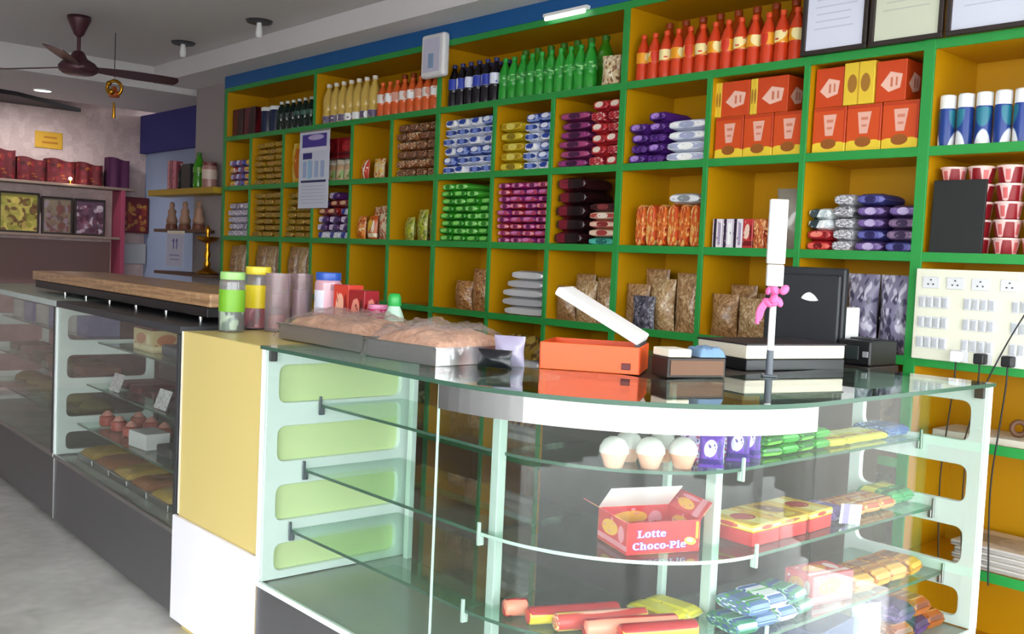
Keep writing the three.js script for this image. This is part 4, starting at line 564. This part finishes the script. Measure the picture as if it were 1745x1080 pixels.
// ---------------------------------------------------------------- right bay: switchboard, cables, papers
{
  const s = thing('switchboard', 'cream switchboard panel with rows of switches and sockets', 'switchboard', [-1.45, 1.085, 0.006]);
  part('panel', rbx(-0.262, 0.26, 0, 0.315, 0, 0.022, 0.004), phy(0xe6e6d2, 0.4), s);
  const sw = rbx(-0.0125, 0.0125, -0.02, 0.02, 0, 0.006, 0.002, 1), rk = rbx(-0.008, 0.008, -0.015, 0.015, 0, 0.005, 0.002, 1), sMat = phy(0xdcdde0, 0.35), kMat = phy(0xb9bcc2, 0.35), dark = phy(0x4a4a50, 0.5), pin = at(cyl(0.003, 0.003, 0.002, 8), 0, 0, 0, Math.PI / 2);
  for (let r = 0; r < 3; r++) for (const g of [0, 1, 2]) for (let i = 0; i < 4; i++) { const q = part('switch', sw, sMat, s); q.position.set(-0.232 + g * 0.158 + i * 0.0275, 0.2 - r * 0.07, 0.022); part('rocker', rk, kMat, q).position.set(0, 0, 0.005); }
  for (const [x, y] of [[-0.205, 0.268], [-0.12, 0.268], [-0.035, 0.268], [0.06, 0.268], [-0.09, 0.022], [-0.01, 0.022], [0.08, 0.022]]) { const q = part('socket', rbx(-0.03, 0.03, -0.02, 0.02, 0, 0.005, 0.002, 1), sMat, s); q.position.set(x, y, 0.022); for (const [a, b] of [[-0.009, -0.006], [0.009, -0.006], [0, 0.009]]) part('pin_hole', pin, dark, q).position.set(a, b, 0.005); }
  const plug = (x, m, lab) => { const p = thing('plug', lab, 'plug', [x, 1.107, 0.034]); part('body', rbx(-0.018, 0.018, -0.018, 0.018, 0, 0.035, 0.006), m, p); part('cord', tube([[0, -0.014, 0.02], [0.004, -0.06, 0.028], [-0.01, -0.2, 0.02], [-0.03, -0.42, 0.01], [-0.02, -0.75, 0.0]], 0.0028, 26, 5), M.black, p); };
  plug(-1.54, M.white, 'white plug in the switchboard'); plug(-1.46, M.black, 'small black plug beside the white plug'); plug(-1.37, M.black, 'black plug near the trailing cable');
  const cab = one('cable', 'thin dark cable slanting across the switchboard', 'cable', tube([[-1.3, 1.3, 0.08], [-1.37, 1.15, 0.09], [-1.45, 0.95, 0.085], [-1.49, 0.83, 0.06]], 0.0028, 20, 5), M.black);
  for (let i = 0; i < 4; i++) one('newspaper', `folded newspaper in the pile by the counter end, ${ORD[i]} from the bottom`, 'newspaper', rbx(-0.2, 0.2, 0, 0.02, -0.13, 0.13, 0.008), wrapper('#cfc9c2', '#8f8a88', '#b0aaa6', 4), [-1.35 + rr(-0.01, 0.01), 0.388 + i * 0.0205, -0.15], [0, rr(-0.08, 0.08), 0], 'newspapers on the low shelf');
  one('wooden_plank', 'pale plank lying on the shelf under the switchboard', 'plank', rbx(-0.24, 0.24, 0, 0.025, -0.1, 0.1, 0.003), phy(0xd6d0c2, 0.6), [-1.4, 0.8185, -0.12], [0, 0.05, 0]);
  for (const [i, x] of [[0, -1.38], [1, -1.31]]) one('tape_roll', `brown tape roll on the pale plank, ${ORD[i]} from the counter end`, 'tape', at(new THREE.TorusGeometry(0.022, 0.009, 8, 16), 0, 0.031, 0), M.brown, [x, 0.844, -0.1], [0, 0.5 + i, 0], 'tape rolls');
}
// wall box at the top, calendar
{
  const b = thing('meter_box', 'white rounded wall box with a pale blue window at the shelf top', 'box', [-4.57, 2.36, 0.006]);
  part('casing', rbx(-0.105, 0.105, 0, 0.24, 0, 0.05, 0.02), phy(0xe9e6e8, 0.35), b); part('face', rbx(-0.075, 0.075, 0.03, 0.215, 0.05, 0.0525, 0.002, 1), phy(0xcfcbe0, 0.4), b); part('window', rbx(-0.025, 0.022, 0.05, 0.13, 0.0525, 0.055, 0.002, 1), phy(0x8fa8cc, 0.2), b, 'pale blue window');
  const cal = thing('wall_calendar', 'blue and white wall calendar hanging before the far shelf cells', 'calendar', [-5.87, 1.65, 0.012]);
  const page = phy(0xffffff, 0.6, { map: canvas(192, 272, (g, w, h) => {
    g.fillStyle = '#d9dcea'; g.fillRect(0, 0, w, h); g.fillStyle = '#4a3a96'; g.fillRect(18, 8, w - 36, 46); g.fillStyle = '#c9b8e0'; g.beginPath(); g.ellipse(w * 0.55, 20, 50, 10, 0, 0, 7); g.fill(); g.fillStyle = '#e8e4f4'; g.fillRect(14, 56, w - 28, 12); g.fillStyle = '#2f2f7c'; g.fillRect(24, 74, 60, 22);
    g.fillStyle = '#a8b8dc'; for (let i = 0; i < 4; i++) g.fillRect(26 + i * 38, 104, 24, 58); g.fillStyle = '#9cc6e2'; g.fillRect(58, 100, 22, 66); g.fillStyle = '#23285e'; g.fillRect(16, 172, w - 32, 8); g.fillStyle = 'rgba(140,146,190,0.5)'; for (let i = 0; i < 6; i++) g.fillRect(20, 192 + i * 12, w - 44, 2);
  }) });
  part('sheet', rbx(-0.19, 0.19, 0, 0.5, 0, 0.004, 0.0015, 1), page, cal); part('binder_strip', rbx(-0.192, 0.192, 0.5, 0.512, -0.001, 0.006, 0.002, 1), M.steelBrushed, cal);
}
// ---------------------------------------------------------------- left sweet counters (slightly turned)
const LP = new THREE.Vector3(-3.4, 0, 1.931), LA = -0.0418;
const lw = (x, y, z) => [LP.x + x * Math.cos(LA) + z * Math.sin(LA), y, LP.z - x * Math.sin(LA) + z * Math.cos(LA)];
{
  const d = 0.5;
  const unit = (x0, x1, lab, top) => {
    const c = thing('sweet_counter', lab, 'display counter', lw(x0, 0, 0), LA), L = x1 - x0;
    part('base', rbx(0, L, 0.02, 0.315, -d, -0.002, 0.003), M.darkSteel, c); part('plinth', bx(0.01, L - 0.01, 0, 0.021, -d + 0.02, -0.03), M.black, c); part('base_trim', rbx(0, L, 0.316, 0.334, -0.012, 0.004, 0.003), M.steelBrushed, c, 'bright trim strip');
    part('deck', bx(0.002, L - 0.002, 0.316, 0.328, -d, -0.013), M.deck, c);
    part('end_panel', comb(0.46, 0.018, 0.335, 1.045).rotateY(Math.PI / 2).translate(0.002, 0, -0.008), M.mdf, c, 'white slotted end panel'); part('front_post', rbx(0, 0.022, 0.335, 1.045, -0.008, 0.005, 0.002), M.mdf, c); part('joint_strip', rbx(0, 0.012, 0.02, 0.3155, -0.0015, 0.003, 0.001, 1), M.steelBrushed, c, 'bright joint strip');
    part('front_post', rbx(L - 0.03, L - 0.002, 0.335, 1.045, -0.03, 0.004, 0.003), M.darkGrey, c, 'dark end post');
    SHV.forEach((y, i) => { const s = part('glass_shelf', bx(0.024, L - 0.03, y - 0.004, y + 0.004, -d + 0.02, -[0.19, 0.14, 0.1][i]), M.glassShelf, c); part('shelf_edge', bx(0.024, L - 0.03, y - 0.004, y + 0.004, -[0.19, 0.14, 0.1][i], -[0.188, 0.138, 0.098][i]), M.glassEdge, s); });
    part('front_glass', bx(0.022, L - 0.03, 0.335, 1.045, -0.004, 0), M.glass, c); part('top_frame', rbx(0, L, 1.046, 1.075, -d, 0.003, 0.003), top, c); part('back_panel', bx(0.002, L - 0.002, 0.33, 1.044, -d - 0.012, -d), M.darkGrey, c);
    return c;
  };
  unit(-1.655, -0.075, 'glass sweet counter with pastries below the wooden top', M.darkGrey);
  unit(-3.6, -1.665, 'farther glass sweet counter with a pale top', phy(0xb8c8c4, 0.3));
  const w = thing('wooden_counter_top', 'polished wooden serving top raised on steel studs', 'counter top', lw(-0.14, 1.0755, -0.13), LA), L = 2.5;
  const slab = rbx(-L, 0, 0.062, 0.115, -0.4, 0, 0.008); { const p = slab.attributes.position, n = slab.attributes.normal, uv = slab.attributes.uv; for (let i = 0; i < p.count; i++) uv.setXY(i, p.getX(i) * 0.9, Math.abs(n.getY(i)) > 0.6 ? p.getZ(i) * 2 : p.getY(i) * 4); }
  part('slab', slab, M.wood, w);
  part('under_rail', rbx(-L + 0.04, -0.04, 0.022, 0.061, -0.36, -0.008, 0.004), M.black, w);
  for (let i = 0; i < 6; i++) part('stud', cyl(0.009, 0.009, 0.061, 12).translate(-0.14 - i * 0.36, 0, -0.025), M.steel, w, 'bright steel stud');
  // goods in the nearer counter
  const y1 = SHV[0] + 0.0046, y2 = SHV[1] + 0.0046, y3 = SHV[2] + 0.0046, y0 = 0.3288;
  const L1 = (name, lab, cat, geo, mat, x, y, z, ry = 0, grp, rx = 0) => one(name, lab, cat, geo, mat, lw(x, y, z), [rx, LA + ry, 0], grp);
  L1('cake_box', 'cream and orange cake box on the top shelf of the sweet counter', 'box', cartonGeo(0.24, 0.1, 0.16), wrapper('#dcc48c', '#c87a4a', '#f0e2b8', 0), -1.16, y1, -0.32);
  L1('cake_box', 'dark red cake box lid resting on the cream cake box', 'box', cartonGeo(0.23, 0.04, 0.15), M.maroon, -1.16, y1 + 0.1005, -0.32);
  for (let i = 0; i < 3; i++) L1('pastry_tray', `dim grey pastry tray, ${ORD[i]} from the cream cake box`, 'tray', rbx(-0.1, 0.1, 0, 0.05, -0.08, 0.08, 0.01), M.tinted, -0.85 + i * 0.24, y1, -0.33, 0, 'grey pastry trays');
  const card = wrapper('#e2dee0', '#b8aab0', '#c8c2c8', 3);
  for (const [x, z] of [[-1.31, -0.165], [-0.72, -0.165]]) L1('price_card', `white price card on the middle sweet shelf ${x < -1 ? 'near the slotted panel' : 'near the yellow cabinet'}`, 'card', rbx(-0.07, 0.07, 0, 0.085, -0.001, 0.001, 0.0008, 1), card, x, y2 + 0.002, z, 0, 'white price cards', -0.35);
  for (let i = 0; i < 7; i++) L1('sweet_slab', `dark red sweet slab, ${ORD[i]} from the slotted end panel`, 'sweet', rbx(-0.07, 0.07, 0, 0.035, -0.1, 0.1, 0.012), i % 2 ? phy(0x6a2a34, 0.5) : phy(0x4a2228, 0.5), -1.4 + i * 0.17, y2, -0.33, 0, 'dark red sweets');
  for (let i = 0; i < 6; i++) { const c = thing('pastry', `red glazed pastry with pink cream, ${ORD[i]} from the slotted end panel`, 'pastry', lw(-1.5 + i * 0.085, y3, -0.2 - (i % 2) * 0.12), LA, 'red glazed pastries'); part('cake', lathe([[0, 0], [0.032, 0], [0.038, 0.01], [0.038, 0.04], [0.03, 0.05], [0, 0.052]], 12), phy(0xb04a3c, 0.35), c); part('cream', lathe([[0.026, 0.0505], [0.02, 0.062], [0.008, 0.072], [0, 0.074]], 12), phy(0xe09a8c, 0.5), c); }
  L1('sweet_box', 'white carton at the front of the lower sweet shelf', 'carton', cartonGeo(0.17, 0.07, 0.11), phy(0xdcd8da, 0.5), -0.9, y3, -0.19, 0.1);
  for (let i = 0; i < 3; i++) L1('sweet_slab', `dark tray on the lower sweet shelf, ${ORD[i]} from the white carton`, 'tray', rbx(-0.08, 0.08, 0, 0.04, -0.12, 0.12, 0.008), M.darkGrey, -0.68 + i * 0.2, y3, -0.29, 0, 'dark trays');
  for (let i = 0; i < 5; i++) { const t = thing('snack_tray', `tray of ${i % 2 ? 'orange brown' : 'yellow'} fried snack on the deck, ${ORD[i]} from the slotted panel`, 'tray', lw(-1.42 + i * 0.24, y0, -0.2), LA, i % 2 ? 'orange brown snack trays' : 'yellow snack trays'); part('pan', rbx(-0.11, 0.11, 0, 0.03, -0.13, 0.13, 0.006), M.steelBrushed, t); part('snack', hump(0.2, 0.24, 0.035, 18, i, 0.03), phy(i % 2 ? 0x8c5424 : 0xa8862e, 0.7), t); }
  L1('price_card', 'small cream card on the counter deck by the yellow cabinet', 'card', rbx(-0.04, 0.04, 0, 0.06, -0.001, 0.001, 0.0008, 1), M.cream, -0.2, y0 + 0.002, -0.06, 0, undefined, -0.3);
  // farther counter
  for (let i = 0; i < 6; i++) L1('cake_box', `${i % 2 ? 'pale blue' : 'white'} cake carton in the farther sweet counter, ${ORD[5 - i]} from its slotted panel`, 'box', cartonGeo(0.2, 0.11, 0.16), i % 2 ? phy(0x6f7fb0, 0.5) : phy(0xc8c8c4, 0.5), -3.35 + i * 0.27, y1, -0.3, 0, i % 2 ? 'pale blue cartons' : 'white cartons');
  for (let i = 0; i < 6; i++) L1('sweet_slab', `brown sweet slab in the farther counter, ${ORD[5 - i]} from the slotted panel`, 'sweet', rbx(-0.09, 0.09, 0, 0.045, -0.1, 0.1, 0.012), i % 2 ? phy(0x6a4a2a, 0.5) : phy(0x3a4a2a, 0.5), -3.35 + i * 0.27, y2, -0.3, 0, 'brown sweets in the farther counter');
  for (let i = 0; i < 6; i++) L1('snack_heap', `olive snack heap in the farther counter, ${ORD[5 - i]} from the slotted panel`, 'snack', lathe([[0, 0], [0.09, 0], [0.08, 0.03], [0.04, 0.055], [0, 0.06]], 14), phy(0x7a7438, 0.7), -3.35 + i * 0.27, y3, -0.3, 0, 'olive snack heaps');
}
// ---------------------------------------------------------------- shrine on the end wall, alcove
{
  const X = -9.8;
  const board = (y, z0, z1, lab) => one('shrine_shelf', lab, 'shelf', rbx(0, 0.24, -0.012, 0.012, z0, z1, 0.004), phy(0x8a7468, 0.5), [X, y, 0]);
  board(1.872, -0.24, 1.5, 'upper shrine shelf board carrying red draped cloth'); board(1.408, -0.1, 1.5, 'lower shrine shelf board under the framed pictures');
  one('shrine_post', 'pink upright board at the side of the shrine', 'board', rbx(0, 0.24, 0, 0.9, -0.02, 0.02, 0.004), phy(0xa0405a, 0.5), [X, 0.96, -0.125]);
  const cloth = phy(0xffffff, 0.75, { map: canvas(128, 96, (g, w, h) => { g.fillStyle = '#5a0e16'; g.fillRect(0, 0, w, h); for (let i = 0; i < 26; i++) { g.fillStyle = pick(['#7c1a1e', '#3a080e', '#8a4416', '#6a1228']); g.beginPath(); g.ellipse(rr(0, w), rr(0, h), rr(3, 12), rr(3, 12), 0, 0, 7); g.fill(); } }) });
  const drape = (w, h, d) => { const g = new THREE.BoxGeometry(w, h, d, 1, 6, 16), p = g.attributes.position; for (let i = 0; i < p.count; i++) { const z = p.getZ(i), y = p.getY(i); p.setX(i, p.getX(i) + 0.012 * Math.sin(z * 60) * (0.4 + 0.6 * (0.5 - y / h))); if (y > h * 0.49) p.setY(i, y + 0.012 * Math.sin(z * 23)); } g.computeVertexNormals(); return g.translate(0, h / 2, 0); };
  for (let i = 0; i < 4; i++) one('draped_cloth', `dark red cloth bundle on the shrine shelf, ${ORD[i]} from the magenta cloth`, 'cloth', drape(0.12, [0.2, 0.21, 0.2, 0.26][i], 0.24), cloth, [X + 0.12, 1.8845, 0.17 + i * 0.252], [0, 0, 0], 'red cloths on the shrine shelf');
  one('draped_cloth', 'magenta cloth at the end of the upper shrine shelf', 'cloth', drape(0.12, 0.27, 0.19), phy(0x4a1640, 0.8), [X + 0.12, 1.8845, -0.1]);
  { const l = thing('small_bulb', 'tiny lit bulb in front of the red shrine cloth', 'light', [X + 0.21, 1.8845, 0.35]); part('holder', cyl(0.014, 0.012, 0.03, 10), M.brass, l); part('bulb', new THREE.SphereGeometry(0.017, 12, 10).translate(0, 0.045, 0), std(0xffffff, 0.4, 0, { emissive: 0xfff0e0, emissiveIntensity: 1.6 }), l); const pl = new THREE.PointLight(0xffe8d0, 0.05, 0, 2); pl.position.set(X + 0.26, 1.93, 0.35); scene.add(pl); }
  const pic = (bg, inks) => phy(0xffffff, 0.35, { map: canvas(96, 128, (g, w, h) => { g.fillStyle = bg; g.fillRect(0, 0, w, h); for (let i = 0; i < 60; i++) { g.fillStyle = pick([...inks, bg]); g.globalAlpha = 0.7; g.beginPath(); g.ellipse(rr(0, w), rr(h * 0.15, h), rr(4, 14), rr(5, 18), rr(-0.5, 0.5), 0, 7); g.fill(); } g.globalAlpha = 1; }) });
  const frame = (z, y, w, h, mat, lab, fm = M.darkWood) => { const f = thing('picture_frame', lab, 'picture', [X + 0.12, y, z], Math.PI / 2), b = 0.018; part('frame', [rbx(-w / 2, w / 2, 0, b, -0.012, 0.012, 0.003), rbx(-w / 2, w / 2, h - b, h, -0.012, 0.012, 0.003), rbx(-w / 2, -w / 2 + b, b, h - b, -0.012, 0.012, 0.003), rbx(w / 2 - b, w / 2, b, h - b, -0.012, 0.012, 0.003)], fm, f); part('print', bx(-w / 2 + b, w / 2 - b, b, h - b, -0.006, 0.002), mat, f); };
  frame(0.755, 1.4205, 0.34, 0.36, pic('#a89a4a', ['#7a7a2a', '#4a2a1a', '#c8b05a']), 'framed yellow green picture on the lower shrine shelf');
  frame(0.43, 1.4205, 0.27, 0.34, pic('#7a6a5a', ['#5a4440', '#8a7a8a', '#6a3a34']), 'framed brown picture in the middle of the lower shrine shelf');
  frame(0.14, 1.4205, 0.28, 0.34, pic('#5a4252', ['#7a4a5a', '#c8b8c0', '#4a2430']), 'framed violet picture with a pale shape on the lower shrine shelf');
  frame(1.1, 1.4205, 0.3, 0.36, pic('#7a6a4a', ['#5a4a2a', '#8a7a5a', '#a88a4a']), 'framed tan picture at the far left of the lower shrine shelf');
  frame(-0.29, 1.47, 0.24, 0.34, pic('#6a1a24', ['#8a2a20', '#b08a34', '#c89a3a']), 'framed dark red picture with a gold figure shape beside the pink board', M.maroon);
  one('wall_box', 'grey white wall box under the dark red picture', 'box', rbx(0, 0.1, 0, 0.2, -0.13, 0.13, 0.012), phy(0xa8a6a8, 0.5), [X, 1.17, -0.28]);
  one('wall_plaque', 'yellow plaque with darker stripes above the red shrine cloths', 'plaque', rbx(0, 0.012, 0, 0.15, -0.12, 0.12, 0.004), phy(0xffffff, 0.5, { map: canvas(96, 64, (g, w, h) => { g.fillStyle = '#d8a42a'; g.fillRect(0, 0, w, h); g.fillStyle = '#b8741a'; g.fillRect(30, 18, 46, 7); g.fillRect(24, 38, 56, 8); }) }), [X, 2.2, 0.48]);
  struct('trim_4', rbx(X + 0.0005, X + 0.02, 0.02, 1.37, -0.09, 1.6, 0.004), phy(0x7a5c58, 0.6));
  // yellow bracket shelf on the pillar
  one('bracket_shelf', 'thick yellow shelf fixed to the grey pillar', 'shelf', rbx(-8.52, -7.26, 0, 0.05, -0.119, 0.06, 0.006), phy(0xb8941c, 0.5), [0, 1.775, 0]);
  one('bracket_shelf', 'thin dark shelf under the yellow shelf with small figures', 'shelf', rbx(-8.4, -7.6, 0, 0.025, -0.119, 0.05, 0.004), phy(0x6a4a3a, 0.5), [0, 1.475, 0]);
  one('bracket_shelf', 'lowest shelf on the pillar carrying a brass lamp', 'shelf', rbx(-8.3, -7.3, 0, 0.025, -0.119, 0.08, 0.004), phy(0x6a4a3a, 0.5), [0, 1.13, 0]);
  place(K.dark, 'oil_bottle', 'dark bottle on the yellow pillar shelf beside the green one', 'bottle', [-8.03, 1.8255, -0.03], 0); place(K.greenTall, 'oil_bottle', 'tall dull green bottle on the yellow pillar shelf', 'bottle', [-7.72, 1.8255, -0.03], 0);
  one('carton', 'dark carton on the yellow pillar shelf', 'carton', cartonGeo(0.17, 0.2, 0.12), phy(0x1c2426, 0.5), [-7.87, 1.8255, -0.045]);
  one('carton', 'slim pink carton at the end of the yellow pillar shelf', 'carton', cartonGeo(0.08, 0.24, 0.1), wrapper('#9c4a5a', '#d88a94', '#6a2a3a', 2), [-8.2, 1.8255, -0.04]);
  jar('condiment_jar', 'pinkish jar on the yellow pillar shelf', -7.52, -0.03, 0.06, 0.2, phy(0xa87a72, 0.3), phy(0x7a3a3a, 0.4), phy(0xd8c2b4, 0.5)).position.y = 1.8255;
  for (let i = 0; i < 3; i++) { const f = thing('figurine', `small brown figurine under the yellow shelf, ${ORD[2 - i]} from the brass lamp`, 'figurine', [-8.22 + i * 0.26, 1.5005, -0.03], 0, 'small figurines'); part('base', cyl(0.05, 0.045, 0.04, 14), phy(0x7a4430, 0.5), f); part('figure', lathe([[0, 0.04], [0.04, 0.04], [0.048, 0.07], [0.03, 0.12], [0.036, 0.15], [0.018, 0.175], [0.022, 0.2], [0.016, 0.222], [0, 0.228]], 14), phy(0xa8806a, 0.45), f); }
  const cal = thing('wall_calendar', 'white calendar page with blue numerals on the grey pillar', 'calendar', [-7.87, 1.2, 0.092]); cal.rotation.x = -0.04;
  part('sheet', rbx(-0.16, 0.16, 0, 0.26, -0.002, 0.002, 0.001, 1), phy(0xffffff, 0.6, { map: canvas(128, 104, (g, w, h) => { g.fillStyle = '#c4c2d6'; g.fillRect(0, 0, w, h); g.fillStyle = '#4a4a96'; g.font = 'bold 46px sans-serif'; g.textAlign = 'center'; g.fillText('11', w / 2, 48); g.fillStyle = '#9490b8'; g.fillRect(24, 66, 80, 5); g.fillRect(30, 80, 68, 4); }) }), cal); part('header', rbx(-0.162, 0.162, 0.26, 0.285, -0.003, 0.004, 0.002, 1), M.cream, cal);
  const lamp = thing('brass_lamp', 'tall brass ritual lamp beside the white calendar page', 'lamp', [-7.46, 1.1555, 0.0]);
  part('base', lathe([[0, 0], [0.08, 0], [0.085, 0.012], [0.05, 0.03], [0.022, 0.05]], 18), M.brass, lamp); part('stem', lathe([[0.022, 0.05], [0.03, 0.08], [0.016, 0.11], [0.028, 0.15], [0.016, 0.19], [0.02, 0.24]], 16), M.brass, lamp); part('bowl', lathe([[0.02, 0.24], [0.07, 0.26], [0.09, 0.285], [0.085, 0.29], [0.03, 0.28], [0, 0.278]], 18), M.brass, lamp); part('finial', lathe([[0.02, 0.279], [0.012, 0.31], [0.026, 0.34], [0.01, 0.37], [0, 0.385]], 14), M.brass, lamp);
}
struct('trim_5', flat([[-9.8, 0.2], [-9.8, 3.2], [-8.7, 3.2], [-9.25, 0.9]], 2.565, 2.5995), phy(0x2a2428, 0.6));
// ---------------------------------------------------------------- ceiling: fan, downlight, spots, hanging ornament
{
  const f = thing('ceiling_fan', 'dark brown three-bladed ceiling fan on a short rod', 'fan', [-6.72, 2.42, 1.24]);
  part('canopy', lathe([[0.012, 0.235], [0.03, 0.25], [0.07, 0.34], [0.072, 0.3645], [0, 0.3645]], 18), M.fan, f, 'cone shaped ceiling cup'); part('rod', cyl(0.012, 0.012, 0.17, 10).translate(0, 0.1, 0), M.fan, f);
  part('motor', lathe([[0, 0], [0.09, 0.004], [0.115, 0.02], [0.12, 0.05], [0.1, 0.075], [0.055, 0.1], [0.035, 0.14], [0.02, 0.15], [0, 0.15]], 22), M.fan, f);
  const bs = new THREE.Shape(); bs.moveTo(0.1, -0.035); bs.quadraticCurveTo(0.3, -0.085, 0.62, -0.07); bs.quadraticCurveTo(0.67, -0.02, 0.64, 0.05); bs.quadraticCurveTo(0.3, 0.075, 0.1, 0.035);
  for (const a of [30, 150, 270]) part('blade', new THREE.ExtrudeGeometry(bs, { depth: 0.005, bevelEnabled: false, curveSegments: 8 }).rotateX(-Math.PI / 2).rotateX(-0.24).translate(0, 0.045, 0).rotateY(-a * Math.PI / 180), M.fan, f);
  const d = thing('downlight', 'round lit ceiling downlight near the end wall', 'light', [-8.92, 2.597, 0.8]);
  part('rim', at(new THREE.TorusGeometry(0.07, 0.008, 8, 24), 0, 0, 0, Math.PI / 2), M.white, d); part('lens', cyl(0.066, 0.066, 0.004, 24).translate(0, -0.006, 0), std(0xffffff, 0.5, 0, { emissive: 0xffffff, emissiveIntensity: 3 }), d);
  const sl = new THREE.SpotLight(0xffffff, 5, 0, 1.2, 0.6, 2); sl.position.set(-8.92, 2.58, 0.8); sl.target.position.set(-9.6, 1.2, 0.7); sl.castShadow = true; sl.shadow.radius = 3; scene.add(sl, sl.target);
  for (const [x, z, lab] of [[-6.92, 0.47, 'unlit ceiling spot with a dark rose near the fan'], [-5.86, 0.44, 'unlit ceiling spot with a dark rose away from the fan']]) { const s = thing('ceiling_spot', lab, 'light fitting', [x, CE - 0.105, z]); part('rose', cyl(0.075, 0.085, 0.014, 18).translate(0, 0.09, 0), M.darkGrey, s); part('lamp_body', lathe([[0, 0], [0.018, 0.004], [0.022, 0.03], [0.016, 0.09], [0, 0.09]], 14), M.white, s); }
  const o = thing('hanging_ornament', 'gold and red ornament hanging on a thread under the ceiling', 'ornament', [-7.0, 2.36, 0.91]);
  part('thread', cyl(0.003, 0.003, 0.3, 6).translate(0, 0.12, 0), M.darkGrey, o); part('disc', [at(new THREE.TorusGeometry(0.05, 0.012, 8, 20), 0, 0.05, 0, 0, 0.8), new THREE.SphereGeometry(0.022, 12, 8).translate(0.03, 0.02, 0.03), new THREE.SphereGeometry(0.018, 12, 8).translate(-0.02, 0.08, 0.03)], M.brass, o); part('bell', lathe([[0, -0.05], [0.035, -0.05], [0.03, -0.02], [0.012, 0.02], [0, 0.022]], 14).translate(0, 0.04, 0), phy(0xa8481e, 0.4), o); part('tassel', lathe([[0, -0.15], [0.012, -0.15], [0.008, -0.05], [0, -0.04]], 10), M.brass, o);
}
renderer.render(scene, camera);
